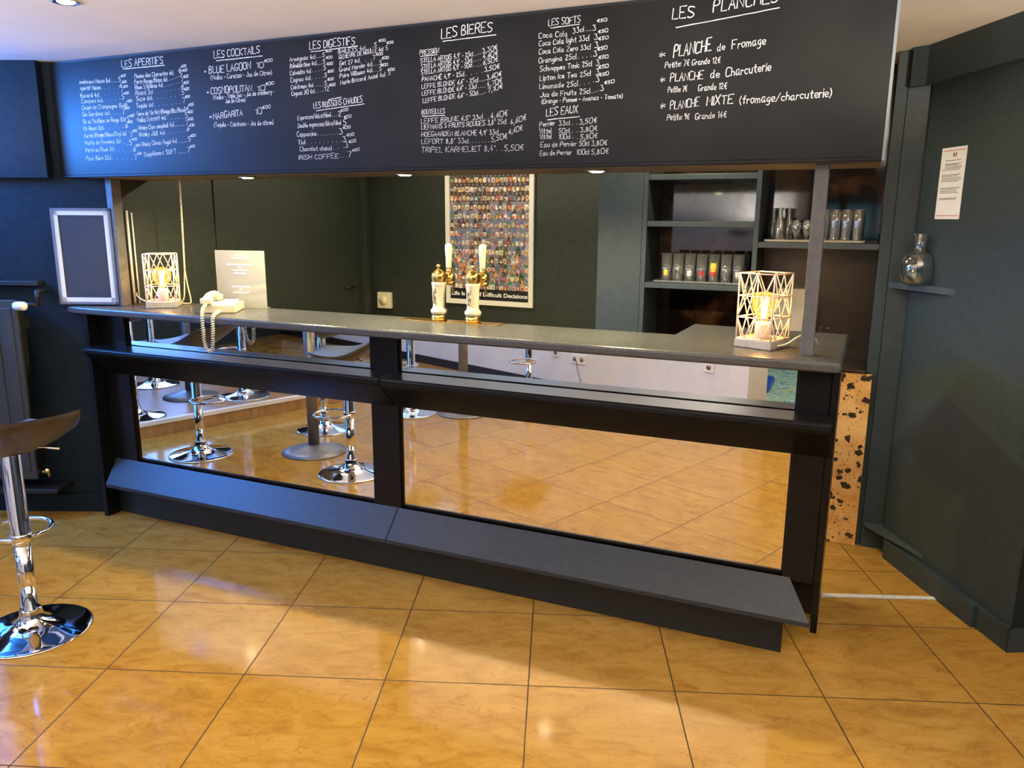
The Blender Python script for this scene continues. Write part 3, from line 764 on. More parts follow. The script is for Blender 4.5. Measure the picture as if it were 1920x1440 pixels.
 ('100cl',2.572,1.801,2.619,1.801,0.017),
 ('5,80€',2.628,1.799,2.691,1.802,0.0169),
 'planks',
 ('LES',2.897,2.225,2.969,2.226,0.0357),
 ('PLANCHES',3.03,2.233,3.23,2.248,0.0352),
 ('_',2.911,2.198,3.236,2.229,0.0025),
 ('*',2.858,2.105,2.878,2.105,0.0201),
 ('PLANCHE',2.907,2.106,3.03,2.117,0.0368),
 ('de',3.05,2.115,3.074,2.117,0.0227),
 ('Fromage',3.097,2.117,3.201,2.124,0.0255),
 ('Petite: 7€ Grande 12€',2.88,2.074,3.062,2.078,0.0192),
 ('*',2.866,2.025,2.882,2.026,0.021),
 ('PLANCHE',2.9,2.028,3.009,2.031,0.0254),
 ('de',3.033,2.032,3.062,2.033,0.0243),
 ('Charcuterie',3.082,2.034,3.223,2.044,0.0271),
 ('Petite: 7€',2.894,1.994,2.958,1.995,0.0195),
 ('Grande 12€',2.995,1.994,3.088,1.996,0.0192),
 ('*',2.87,1.938,2.886,1.94,0.024),
 ('PLANCHE',2.904,1.94,3.0,1.946,0.0264),
 ('MIXTE',3.026,1.946,3.111,1.951,0.0285),
 ('(fromage/charcuterie)',3.132,1.946,3.411,1.954,0.0257),
 ('Petite: 9€',2.895,1.904,2.97,1.905,0.0198),
 ('Grande 14€',2.99,1.904,3.092,1.906,0.0201),
]
GL = {'A':'00 3a 60;14 54','B':'00 0a 4a 58 46 05 45 62 40 00','C':'69 4a 1a 07 03 10 40 61','D':'00 0a 3a 67 63 30 00','E':'6a 0a 00 60;05 45','F':'6a 0a 00;05 45',
'G':'69 4a 1a 07 03 10 40 62 64 34','H':'00 0a;60 6a;05 65','I':'00 0a','J':'5a 53 40 20 02','K':'00 0a;6a 05 60','L':'0a 00 50','M':'00 0a 34 6a 60','N':'00 0a 60 6a',
'O':'3a 1a 07 03 10 30 50 63 67 5a 3a','P':'00 0a 4a 68 55 05','Q':'3a 07 03 30 63 67 3a;42 7m','R':'00 0a 4a 68 55 05;35 60','S':'69 4a 1a 08 16 54 62 40 10 01','T':'0a 6a;3a 30',
'U':'0a 03 10 50 63 6a','V':'0a 30 6a','W':'0a 20 36 40 6a','X':'0a 60;6a 00','Y':'0a 35 6a;35 30','Z':'0a 6a 00 60',
'a':'46 16 03 10 30 45;46 41 50','b':'0a 00;04 26 45 42 20 01','c':'45 26 05 02 20 41','d':'46 16 03 10 30 44;4a 41 50','e':'03 43 45 26 05 02 20 41','f':'49 3a 28 20;06 46',
'g':'46 16 03 11 31 45;46 4n 2p 0o','h':'0a 00;04 26 44 40','i':'06 00;08 09','j':'26 2n 1p 0o;28 29','k':'0a 00;46 03 40','l':'0a 01 10','m':'06 00;04 16 34 30;34 46 64 60',
'n':'06 00;04 26 44 40','o':'26 06 02 20 42 46 26','p':'06 0p;05 26 44 42 20 01','q':'46 4p;45 26 04 02 20 41','r':'06 00;04 26 35','s':'45 26 05 33 41 20 01','t':'29 21 30 40;06 46',
'u':'06 02 20 42;46 40','v':'06 20 46','w':'06 10 34 50 66','x':'06 40;46 00','y':'06 22;46 1o 0o','z':'06 46 00 40',
'0':'3a 0a 00 30 60 6a 3a','1':'08 2a 20','2':'08 2a 49 46 00 50','3':'0a 4a 26 45 52 30 01','4':'3a 03 53;36 30','5':'5a 1a 06 36 53 30 01','6':'4a 15 02 20 42 45 25 03','7':'0a 5a 20',
'8':'2a 08 26 53 30 10 03 36 48 2a','9':'46 25 07 2a 48 46 30','€':'59 3a 17 13 30 51;06 46;04 44',',':'11 0n','.':'00 01','-':'04 34','°':'1a 09 18 29 1a','(':'2a 06 03 2m',')':'0a 26 23 0m',
'/':'0m 5a','*':'08 54;58 04;2a 22','&':'50 18 2a 48 03 20 52',':':'01 02;05 06',"'":'1a 08'}
GL['é'] = GL['e'] + ';28 4a'; GL['É'] = GL['E'] + ';2b 4c'; GL['ç'] = GL['c'] + ';20 2n'; GL['ô'] = GL['o'] + ';18 29 38'; GL['è'] = GL['e'] + ';0a 28'
SHARP = set('AEFHIKLMNTVWXYZ147vwxz')
YV = {**{str(i): i for i in range(10)}, 'a': 10, 'b': 11, 'c': 12, 'm': -1, 'n': -2, 'o': -3, 'p': -4}
def strokes(ch):
    out = []
    for s in GL[ch].split(';'):
        p = [(float(t[0]), float(YV[t[1]])) for t in s.split()]
        out.append(p if ch in SHARP else chaikin(p, 2))
    return out
def adv(ch): return 4.0 if ch == ' ' else max(float(t[0]) for s in GL[ch].split(';') for t in s.split()) + (1.9 if ch not in '.' else 2.2)
def ribbon(mb, pts, hw, y, mi=0):
    """flat chalk stroke standing off the board by a hair"""
    n = len(pts)
    if n < 2: return
    vs = []
    for i, p in enumerate(pts):
        a = pts[max(i - 1, 0)]; b = pts[min(i + 1, n - 1)]
        dx, dz = b[0] - a[0], b[1] - a[1]; L = math.hypot(dx, dz) or 1e-6
        k = hw * random.uniform(.75, 1.15)
        ex = ez = 0
        if i == 0: ex, ez = -dx / L * hw * .6, -dz / L * hw * .6
        if i == n - 1: ex, ez = dx / L * hw * .6, dz / L * hw * .6
        vs += [(p[0] - dz / L * k + ex, y, p[1] + dx / L * k + ez), (p[0] + dz / L * k + ex, y, p[1] - dx / L * k + ez)]
    mb.add(vs, [(2 * i, 2 * i + 1, 2 * i + 3, 2 * i + 2) for i in range(n - 1)], mi)
def write(mb, text, x0, z0, x1, z1, h, y, hwk=.052, mi=0):
    tot = sum(adv(c) for c in text) - 1.9
    L = math.hypot(x1 - x0, z1 - z0); sx = L / max(tot, 1); ux, uz = (x1 - x0) / L, (z1 - z0) / L
    hw = max(.00105, min(.0027, h * hwk)); cur = 0; k = h / 10
    for c in text:
        if c != ' ':
            jy = random.uniform(-.5, .5) * k; sk = random.uniform(.02, .14); js = random.uniform(.9, 1.08)
            for s in strokes(c):
                pts = []
                for gx, gy in s:
                    X = (cur + gx) * sx + gy * k * sk * .6; Z = gy * k * js + jy
                    pts.append((x0 + X * ux, z0 + X * uz + Z))
                ribbon(mb, pts, hw, y, mi)
        cur += adv(c)

board = thing('chalkboard', 'wide black chalkboard menu above the bar with handwritten drinks prices', 'chalkboard', (0, 0, 0))
MB().box(-.165, 3.572, -.050, -.0225, 1.770, 2.287).build('board_panel', M['board'], board)
bt = MB().box(3.5725, 3.582, -.053, -.0225, 1.757, 2.296)
bt.build('board_edging', M['frame_grey'], board, bevel=.001)
MB().box(-.165, 3.572, -.051, -.0225, 1.757, 1.7695).build('board_bottom_strip', M['board'], board, bevel=.002)
MB().box(-.165, 3.572, -.044, -.0225, 2.2875, 2.2975).build('board_top_shadow', M['rubber'], board)  # dark strip standing in for the shadow gap at the ceiling
mb = None; nm = None; cols = []
for r in CHALK:
    if isinstance(r, str):
        mb = MB(); cols.append((r, mb)); continue
    t, x0, z0, x1, z1, h = r
    if t == '_':
        n = 12
        ribbon(mb, [(x0 + (x1 - x0) * i / n, z0 + (z1 - z0) * i / n + random.uniform(-.0006, .0006)) for i in range(n + 1)], max(.0014, h * .6), -.0504)
    else: write(mb, t, x0, z0, x1, z1, h, -.0504)
for nm, mb in cols:
    o = mb.build('chalk_list', M['chalk'], board); o['label'] = 'white chalk price list of ' + {'planks': 'sharing platters'}.get(nm, nm)

# ================================================================== lamps
def spot(p, label, grp):
    t = thing('spotlight', label, 'spotlight', p, 0, grp)
    MB().lathe([(.030, -.002), (.043, -.006), (.044, .0), (.030, .0)], seg=24).build('bezel', M['chrome'], t)
    MB().lathe([(0, -.0005), (.029, -.0005), (.029, -.004), (.02, -.008), (0, -.009)], seg=20).build('lens', M['glow'], t)
    return t
for p, l in zip(SOFFIT_SPOTS, ('lit spotlight under the soffit above the left lamp and telephone', 'lit spotlight under the soffit left of the bottle poster', 'lit spotlight under the soffit between poster and shelves')):
    spot(p, l, 'spotlights under the soffit')
for p, l in zip(CEIL_SPOTS, ('ceiling spotlight nearest the middle of the bar', 'ceiling spotlight over the high tables', 'ceiling spotlight over the platform step', 'ceiling spotlight in front of the right end of the bar', 'ceiling spotlight near the far corner of the white wall', 'ceiling spotlight in front of the left end of the chalkboard')):
    spot(p, l, 'ceiling spotlights of the dining room')
for p, l in zip(ADDED_INNER_SPOTS, ('added ceiling spotlight behind the bar above the door side', 'added ceiling spotlight behind the bar in front of the poster', 'added ceiling spotlight behind the bar in front of the shelves')):
    spot(p, l, 'added ceiling spotlights behind the bar')
for p, l in zip(ADDED_PENDANTS, ('added grey bowl pendant over the high table by the white wall', 'added grey bowl pendant over the platform table', 'added grey bowl pendant near the end of the white wall', 'added grey bowl pendant in the next room', 'added grey bowl pendant in front of the right wall')):
    t = thing('added_bowl_pendant', l, 'pendant lamp', (p[0], p[1], 2.30), 0, 'added uplight bowl pendants')
    z = p[2] - 2.30
    MB().lathe([(0, z - .09), (.08, z - .075), (.14, z - .03), (.16, z + .01), (.156, z + .01), (.136, z - .026), (.078, z - .069), (0, z - .083)], seg=32).build('bowl_shade', M['steel'], t)
    MB().lathe([(0, z - .06), (.06, z - .045), (.07, z - .03), (0, z - .015)], seg=20).build('bulb', M['globe'], t)
    m = MB()
    for k in range(3): a = k * 2.094; m.tube([(.15 * math.cos(a), .15 * math.sin(a), z + .005), (0, 0, -.10)], .003, 6)
    m.tube([(0, 0, -.11), (0, 0, 0)], .006, 6); m.build('suspension', M['rubber'], t)

sc = thing('added_light_panel', 'added blue light panel hung from the ceiling over the platform', 'screen', (-1.19, -1.01, 2.02))  # body of the added blue light
sc.rotation_euler = (0, 0, math.atan2(.85, 1.475) + PI / 2)
MB().box(-.43, .43, -.0, .05, -.26, .26).build('glow_case', M['rubber'], sc)
MB().box(-.41, .41, -.002, -.0005, -.24, .24).build('glow_face', M['screen'], sc)
MB().box(-.03, .03, .01, .04, .26, .279).build('bracket', M['rubber'], sc)
def wire_lamp(loc, rz, label, cable):
    t = thing('table_lamp', label, 'lamp', loc, rz, 'wire cage table lamps on the bar')
    s = .072; h0 = .030; h1 = .268
    MB().box(-s, s, -s, s, .0005, h0).build('lamp_base', M['concrete'], t, bevel=.003)
    c = MB(); r = .0028; q = s - .004
    zs = [h0 + .002, h0 + (h1 - h0) * .335, h0 + (h1 - h0) * .66, h1]
    cor = [(-q, -q), (q, -q), (q, q), (-q, q)]
    for x, y in cor: c.tube([(x, y, h0), (x, y, h1)], r, 6)
    for z in zs:
        for i in range(4):
            a, b = cor[i], cor[(i + 1) % 4]; c.tube([(*a, z), (*b, z)], r, 6)
    for i in range(4):
        a, b = Vector(cor[i]), Vector(cor[(i + 1) % 4]); P = lambda f, z: (*(a + (b - a) * f), z)
        for (z0, z1, up) in ((zs[0], zs[1], 0), (zs[1], zs[2], 1), (zs[2], zs[3], 0)):
            if up == 0: seq = [(0, z1), (.25, z0), (.5, z1), (.75, z0), (1, z1)]
            else: seq = [(0, z0), (.25, z1), (.5, z0), (.75, z1), (1, z0)]
            if (z0 == zs[2]): seq = [(0, z1), (.25, z0), (.5, z1), (.75, z0), (1, z1)]
            for u, v in zip(seq, seq[1:]): c.tube([P(*u), P(*v)], r * .8, 5)
    c.build('wire_cage', M['cage'], t)
    MB().lathe([(.024, h0), (.027, h0 + .05), (.024, h0 + .062), (.0, h0 + .062)], seg=20).build('bulb_holder', M['socket'], t)
    bz = h0 + .062
    prof = [(.012, bz), (.014, bz + .012), (.036, bz + .034), (.047, bz + .060), (.045, bz + .086), (.028, bz + .106), (0, bz + .110)]
    b = MB().lathe([tuple(p) for p in chaikin(prof, 2)], seg=24).build('bulb', M['bulb'], t)
    f = MB()
    for k in range(4):
        a = k * PI / 2 + .4; f.tube([(.006 * math.cos(a), .006 * math.sin(a), bz + .016), (.011 * math.cos(a), .011 * math.sin(a), bz + .076)], .0026, 6)
    f.build('filament', M['filament'], b)
    MB().tube(chaikin(cable, 3), .0032, 6).build('power_cord', M['white'], t)
    d = bpy.data.lights.new('lamp_bulb_light', 'POINT'); d.energy = 4.8; d.color = (1.0, .62, .26); d.shadow_soft_size = .02
    o = bpy.data.objects.new('lamp_bulb_light', d); COL.objects.link(o); o.location = (0, 0, bz + .048); o.parent = t
    return t
wire_lamp((.302, .115, 1.120), math.radians(36.5), 'lit wire cage lamp at the left end of the bar beside the cord', [(-.06, .03, .012), (-.12, .07, .03), (-.155, .115, .05), (-.155, .14, .06)])
wire_lamp((3.237, .150, 1.120), math.radians(-22), 'lit wire cage lamp at the right end of the bar beside the grey post', [(.071, -.02, .012), (.10, 0, .02), (.13, .03, .055), (.15, .09, .05), (.14, .16, .006)])
# white conduit by the left post
tag(MB().tube([(.072, .135, 1.1205), (.072, .135, 1.60)], .007, 8).tube([(.072, .165, 1.1205), (.072, .165, 1.59)], .004, 8).build('conduit', M['white']), 'thin white cable conduit on the wall behind the left lamp', 'conduit')
# hanging cord
rp = [(.320, .265, 1.7545), (.318, .262, 1.55), (.317, .258, 1.40), (.316, .254, 1.30)]
m = MB().tube(chaikin(rp, 2), .0036, 6)
lp = [(.316, .254, 1.30), (.309, .252, 1.22), (.303, .25, 1.15), (.278, .250, 1.1245), (.300, .245, 1.1245), (.352, .245, 1.1245), (.348, .25, 1.15), (.330, .252, 1.22), (.317, .254, 1.30)]
m.tube(chaikin(lp, 2), .0034, 6)
for i in range(46): z = 1.745 - i * .0097; m.ball((.3195 - (1.7545 - z) * .009, .265 - (1.7545 - z) * .022, z), .0050, 8, 5)
tag(m.build('pull_cord', M['rope']), 'long beaded cream cord hanging from the soffit to the bar top', 'cord')

# telephone
ph = thing('telephone', 'cream push-button desk telephone on the bar with coiled cord', 'telephone', (.712, .112, 1.1205), math.radians(31))
MB().prism([(-.10, .0), (.10, .0), (.10, .030), (.085, .040), (-.085, .052), (-.10, .040)], lambda y, z: (-.080, y, z), lambda y, z: (.072, y, z)).build('phone_base', M['cream'], ph, bevel=.006, segs=3)
hs = [(-.060, -.115, .062), (-.060, -.095, .070), (-.060, -.06, .078), (-.060, 0, .081), (-.060, .06, .078), (-.060, .095, .070), (-.060, .115, .062)]
hd = MB().tube(hs, [.016, .018, .017, .0165, .017, .018, .016], 12); 
hd.box(-.087, -.033, -.122, -.072, .044, .074); hd.box(-.087, -.033, .072, .122, .044, .074)
hd.build('handset', M['cream'], ph, bevel=.008, segs=3)
kp = MB()
for i in range(3):
    for j in range(4): kp.box(-.008 + i * .024, .008 + i * .024, -.045 + j * .026, -.027 + j * .026, .041, .0525)
kp.build('keypad', M['white'], ph)
# coiled cord: hangs over the front edge of the bar top
inv = (Matrix.Translation((.712, .112, 1.1205)) @ Matrix.Rotation(math.radians(31), 4, 'Z')).inverted()
path = [(.722, -.02, 1.165), (.748, -.07, 1.150), (.785, -.112, 1.125), (.795, -.122, 1.07), (.800, -.124, 1.0), (.815, -.124, .966), (.835, -.124, .962), (.852, -.124, .985), (.855, -.122, 1.06), (.848, -.112, 1.125), (.82, -.06, 1.133), (.775, .010, 1.133)]
path = chaikin(path, 3)
L = [0]
for a, b in zip(path, path[1:]): L.append(L[-1] + (Vector(b) - Vector(a)).length)
def on_path(s):
    for i in range(len(L) - 1):
        if L[i + 1] >= s:
            f = (s - L[i]) / max(L[i + 1] - L[i], 1e-9); return Vector(path[i]).lerp(Vector(path[i + 1]), f), (Vector(path[i + 1]) - Vector(path[i])).normalized()
    return Vector(path[-1]), (Vector(path[-1]) - Vector(path[-2])).normalized()
pts = []; s = 0; n_ = 620
ph_ = 0
for i in range(n_):
    s = L[-1] * i / (n_ - 1); p, t = on_path(s)
    a = t.cross(Vector((0, 1, 0.13))).normalized(); b = t.cross(a)
    ph_ = i * 2 * PI / 11
    r = .0068
    pts.append(inv @ (p + (a * math.cos(ph_) + b * math.sin(ph_)) * r))
MB().tube(pts, .0026, 5).build('coiled_cord', M['cream'], ph)

# acrylic sign
sg = thing('acrylic_sign', 'clear upright acrylic sign with pale printed lines behind the telephone', 'sign', (.675, .268, 1.1205), math.radians(8))
pn = MB().box(-.140, .145, .0, .004, .0, .286).build('sign_panel', M['acrylic'], sg)
MB().box(-.140, .145, .004, .030, .0, .003).build('sign_foot', M['acrylic'], sg)
for lines in (((.258, .05), (.245, .09)), ((.213, .15), (.199, .02), (.185, .08), (.170, .075)), ((.102, .105), (.089, .02), (.073, .09))):
    tx = MB()
    for z, w_ in lines:
        x = -w_ / 2
        while x < w_ / 2:
            l_ = random.uniform(.006, .016); tx.box(x, min(x + l_, w_ / 2), -.0008, -.0002, z, z + .006); x += l_ + .0025
    tx.build('sign_lines', M['frame_white'], sg)

# beer taps
tag(MB().box(1.655, 2.14, .205, .292, 1.1202, 1.1232).build('drip_plate', M['brass'], bevel=.001), 'flat brass plate let into the bar top under the taps', 'drip plate')
def tap(x, y, label):
    t = thing('beer_tap', label, 'beer tap', (x, y, 1.1234), 0, 'beer taps')
    MB().lathe([(.0, 0), (.034, 0), (.036, .004), (.035, .022), (.032, .026), (0, .026)]).build('base_ring', M['brass'], t)
    col = MB().lathe([(.032, .026), (.037, .036), (.037, .046), (.028, .056), (.0265, .066), (.0285, .11), (.029, .140), (.031, .158), (.033, .165), (.031, .170), (0, .170)])
    col = col.build('tap_column', M['ceramic'], t)
    mk = MB()
    for k in range(16):
        a = -PI / 2 - .45 + .055 * (k % 4) * 3.2; z0 = .068 + (k // 4) * .023 + random.uniform(0, .008); R = .0292
        a2 = a + random.uniform(-.12, .25); z1 = z0 + random.uniform(.012, .03)
        ribbon3(mk, [(R * math.cos(a + (a2 - a) * f), R * math.sin(a + (a2 - a) * f), z0 + (z1 - z0) * f) for f in (0, .33, .66, 1)], .0014)
    mk.build('column_script', M['ink_brown'], col)
    MB().lathe([tuple(p) for p in chaikin([(.030, .170), (.032, .178), (.034, .196), (.030, .212), (.016, .222), (.010, .226)], 2)] + [(0, .226)]).build('brass_cap', M['brass'], t)
    MB().lathe([(.008, .225), (.006, .232), (.010, .238), (.009, .246), (0, .250)], seg=16).build('finial', M['brass'], t)
    f = MB().tube([(0, .02, .192), (.0, .105, .192)], .012, 12)
    f.ball((0, .098, .183), .030, 18, 12); f.lathe([(.024, .150), (.030, .160), (.026, .168)], (0, .098, 0), 18); f.lathe([(.012, .205), (.016, .214), (.011, .226), (0, .226)], (0, .098, 0), 16)
    f.build('tap_body', M['brass'], t)
    MB().tube(chaikin([(0, .105, .165), (.002, .118, .140), (.004, .13, .108)], 2), [.006] * 9, 8).build('spout', M['chrome'], t) if False else MB().tube([(0, .105, .160), (.002, .118, .140), (.004, .126, .110)], .006, 8).build('spout', M['chrome'], t)
    hd = MB().lathe([(.009, .224), (.0125, .232), (.014, .262), (.0165, .300), (.0175, .312), (.0165, .316), (.0175, .320), (.0165, .330), (.010, .336), (0, .337)], (0, .098, 0), 20).build('tap_handle', M['ceramic'], t)
    mk = MB()
    for k in range(6):
        a = -PI / 2 + random.uniform(-.5, .4); z0 = .245 + k * .009; R = .0162
        ribbon3(mk, [(R * math.cos(a), .098 + R * math.sin(a), z0), (R * math.cos(a + .2), .098 + R * math.sin(a + .2), z0 + .012)], .0011)
    mk.build('handle_script', M['ink'], hd)
    return t
def ribbon3(mb, pts, hw):
    vs = []
    for p in pts:
        vs += [(p[0] - hw, p[1], p[2]), (p[0] + hw, p[1], p[2])]
    mb.add(vs, [(2 * i, 2 * i + 1, 2 * i + 3, 2 * i + 2) for i in range(len(pts) - 1)])
tap(1.824, .262, 'left white and brass beer tap column on the bar, nearer the telephone')
tap(1.995, .262, 'right white and brass beer tap column on the bar, nearer the shelves')

# ================================================================== wall things inside the bar
PA = math.atan(-.055)
po = thing('poster', 'framed poster of many beer bottles with a caption on the back wall', 'poster', (1.115, wb(1.115) - .002, 1.43), PA)
W2, H2 = .355, .475
fr = MB()
f_ = .036
for a in (fr,):
    a.box(-W2, -W2 + f_, -.022, 0, -H2, H2); a.box(W2 - f_, W2, -.022, 0, -H2, H2); a.box(-W2 + f_, W2 - f_, -.022, 0, -H2, -H2 + f_); a.box(-W2 + f_, W2 - f_, -.022, 0, H2 - f_, H2)
fr.build('poster_frame', M['frame_white'], po, bevel=.003)
IW = W2 - f_; IH0 = -H2 + f_; IH1 = H2 - f_
PC = [(.05, .03, .02), (.10, .045, .015), (.02, .06, .03), (.50, .40, .16), (.72, .68, .58), (.50, .08, .06), (.66, .26, .05), (.12, .16, .30), (.20, .19, .23), (.48, .46, .44), (.06, .20, .09), (.30, .24, .30)]
pm = []
for i, c in enumerate(PC): pm.append(noisy(mat('poster_ink', c, .45), tuple(k * .7 for k in c), tuple(min(1, k * 1.35) for k in c), 60))
pr = MB().box(-IW, IW, -.010, -.001, IH0, IH1, 8)
cap_h = .078
rows_, cols_ = 13, 19
rh = (IH1 - IH0 - cap_h) / (rows_ - .1)
for r in range(rows_):
    zb = IH1 - (r + 1) * rh + .0
    for c in range(cols_ + (r % 2)):
        bw = IW * 2 / cols_; xc = -IW + bw * (c + .5 - .25 * (r % 2)) ; xc = min(max(xc, -IW + bw * .5), IW - bw * .5)
        hh = rh * random.uniform(1.22, 1.48); hw = bw * random.uniform(.46, .53)
        band = r / (rows_ - 1)
        ci = random.choice([0, 0, 1, 0, 0, 1] if r < 3 else [8, 7, 11, 7, 0, 8, 1, 8] if r < 8 else [8, 9, 10, 2, 11, 6, 7, 1])
        y = -.0104 - .00012 * r - random.uniform(0, .00008)
        out = [(-hw, 0), (hw, 0), (hw, hh * .52), (hw * .38, hh * .72), (hw * .34, hh * .95), (-hw * .34, hh * .95), (-hw * .38, hh * .72), (-hw, hh * .52)]
        pr.add([(xc + a, y, min(zb + b, IH1)) for a, b in out], [tuple(range(8))], ci)
        li = random.choice([4, 9, 8, 5, 11, 9, 9, 4, 7, 10, 3]); lw = hw * .86
        lo_, hi_ = hh * random.uniform(.06, .12), hh * random.uniform(.44, .54)
        if random.random() < .55:
            pr.add([(xc + a, y - .00005, zb + b) for a, b in ((-lw, lo_), (lw, lo_), (lw, hi_), (-lw, hi_))], [(0, 1, 2, 3)], li)
        else:
            zc = (lo_ + hi_) / 2; R = (hi_ - lo_) / 2
            pr.add([(xc + lw * math.cos(k * PI / 5), y - .00005, zb + zc + R * math.sin(k * PI / 5)) for k in range(10)], [tuple(range(10))], li)
        li2 = random.choice([4, 5, 6, 9, 3, 8]); k0 = hw * .45
        pr.add([(xc + a, y - .00008, zb + b) for a, b in ((-k0, lo_ * 1.5), (k0, lo_ * 1.5), (k0, hi_ * .75), (-k0, hi_ * .75))], [(0, 1, 2, 3)], li2)
        li3 = random.choice([4, 9, 3, 5, 6, 0]); pr.add([(xc + a, y - .00005, min(zb + b, IH1)) for a, b in ((-hw * .36, hh * .84), (hw * .36, hh * .84), (hw * .36, hh * .96), (-hw * .36, hh * .96))], [(0, 1, 2, 3)], li3)
pr.build('poster_print', pm, po)
MB().box(-IW, IW, -.0130, -.001, IH0, IH0 + cap_h).build('caption_band', M['rubber'], po)
cu = bpy.data.curves.new('caption', 'FONT'); cu.body = 'Life Is Full of Difficult Decisions'; cu.size = .040; cu.align_x = 'CENTER'; cu.align_y = 'CENTER'; cu.offset = .0009; cu.extrude = .0004
co = bpy.data.objects.new('caption_tmp', cu); COL.objects.link(co); bpy.context.view_layer.update()
me = bpy.data.meshes.new_from_object(co.evaluated_get(bpy.context.evaluated_depsgraph_get())); COL.objects.unlink(co); bpy.data.objects.remove(co)
me.materials.clear(); me.materials.append(M['print_white'])
tx = bpy.data.objects.new('caption_lettering', me); COL.objects.link(tx); tx.parent = po
wx = max(v.co.x for v in me.vertices) - min(v.co.x for v in me.vertices)
tx.rotation_euler = (PI / 2, 0, 0); tx.scale = (IW * 1.94 / wx, 1.0, 1.0); tx.location = (0, -.0136, IH0 + cap_h / 2)

sw = thing('thermostat', 'small square cream dial switch on the wall left of the poster', 'switch', (.205, wb(.205) - .002, .945), PA)
MB().box(-.062, .062, -.034, 0, -.062, .062).build('switch_box', M['cream'], sw, bevel=.006)
MB().lathe([(0, 0), (.036, 0), (.034, .012), (.0, .012)], mtx=Matrix.Translation((0, -.034, 0)) @ Matrix.Rotation(PI / 2, 4, 'X')).build('dial', M['cream'], sw)

# ================================================================== back shelves
su = thing('shelf_unit', 'teal grey back-bar shelving with dark tortoise glass back', 'shelves')
fy, by = 1.20, 1.555
MB().box(2.498, 2.522, fy, by, .001, 2.297).build('side_panel', M['shelf'], su, bevel=.002)
MB().box(3.615, 3.664, fy - .005, by, .001, 2.297).build('side_panel', M['wall'], su, bevel=.002)
MB().box(3.052, 3.076, fy, by, 1.2505, 2.297).build('divider', M['shelf'], su, bevel=.002)
MB().box(2.523, 3.051, 1.50, by, .001, 2.297).build('back_panel', M['tortoise'], su)
MB().box(3.077, 3.614, 1.50, by, 1.45, 2.297).build('back_panel', M['tortoise'], su)
o = MB().box(3.052, 3.614, 1.50, by, .001, 1.25).box(3.077, 3.614, 1.50, by, 1.25, 1.449).build('back_panel', M['brown'], su); o['label'] = 'plain brown back panel'
for z, x0, x1 in ((1.252, 2.523, 3.0755), (1.564, 2.523, 3.0515), (1.795, 2.523, 3.0515)):
    MB().box(x0, x1, fy + .002, 1.499, z - .028, z).build('shelf_board', M['shelf'], su, bevel=.002)
MB().box(3.0765, 3.6145, fy + .002, 1.499, 1.440, 1.468).build('shelf_board', M['shelf'], su, bevel=.002)
cb = thing('base_cabinet', 'low cabinet with gold and black speckled front under the shelves', 'cabinet')
MB().box(2.523, 3.640, 1.176, 1.188, .001, .862).build('front_panel', M['gold'], cb)
MB().box(2.523, 3.612, 1.172, 1.499, .863, .877).build('cabinet_top', M['tortoise'], cb, bevel=.002)
MB().box(2.523, 3.612, 1.189, 1.498, .001, .862).build('carcass', M['brown'], cb)

# glasses
def tray(x0, x1, y0, y1, z, m, label):
    mb = MB().slab([(x0 + .02, y0), (x1 - .02, y0), (x1, y0 + .02), (x1, y1 - .02), (x1 - .02, y1), (x0 + .02, y1), (x0, y1 - .02), (x0, y0 + .02)], z + .0005, z + .005)
    e_ = .006
    for a in ((x0, x1, y0 - e_, y0), (x0, x1, y1, y1 + e_), (x0 - e_, x0, y0, y1), (x1, x1 + e_, y0, y1)): mb.box(a[0], a[1], a[2], a[3], z + .003, z + .012)
    return tag(mb.build('tray', m, bevel=.001), label, 'tray')
tray(2.57, 3.03, 1.225, 1.43, 1.252, M['steel'], 'long flat metal tray under the row of tall glasses')
def glass_obj(name, prof_out, wall_t, label, group, loc, seg=20, mat_=None):
    """hollow glass: outer and inner skin in one lathe"""
    out = prof_out; inn = [(max(r - wall_t, .002), z) for r, z in out if z > .008][::-1]
    inn[-1] = (inn[-1][0], .008)
    o = MB().lathe([(0, 0)] + out + inn + [(0, .008)], seg=seg).build(name, mat_ or M['tumbler'])
    o.location = loc; return tag(o, label, 'glass', group)
ORD = ['first', 'second', 'third', 'fourth', 'fifth', 'sixth', 'seventh']
LOGO = {0: 'tape', 2: 'white', 3: 'red', 4: 'tape', 5: 'steel', 6: 'white'}
NTE = {0: 'with a small yellow mark', 3: 'with a red mark near its foot', 4: 'with a large yellow and red print'}
for row in range(2):
    for i in range(7):
        x = 2.618 + i * .0606 + row * .012; y = 1.275 + row * .075
        lab = f"tall clear glass, {ORD[i]} from the left in the {'front' if row == 0 else 'rear'} row on the metal tray"
        g = glass_obj('tall_glass', [(.024, 0), (.0245, .006), (.0275, .145)], .0016, lab, 'tall glasses on the left shelf', (x, y, 1.2575))
        if row == 0 and i in LOGO:
            def patch(z0, z1, w_, m):
                p = MB(); n = 6
                vs = []
                for k in range(n + 1):
                    a = -PI / 2 + .05 + (k / n - .5) * w_
                    for z in (z0, z1): R = .0245 + .003 * (z / .145) + .0008; vs.append((R * math.cos(a), R * math.sin(a), z))
                p.add(vs, [(2 * k, 2 * k + 2, 2 * k + 3, 2 * k + 1) for k in range(n)]); return p.build('printed_mark', m, g)
            patch(.03, .058, .9, M[LOGO[i]]) if i != 4 else (patch(.055, .10, 1.1, M['tape']), patch(.03, .072, 1.3, M['red']))
tray(3.105, 3.545, 1.235, 1.46, 1.468, M['beige'], 'oval-cornered pale tray on the right shelf')
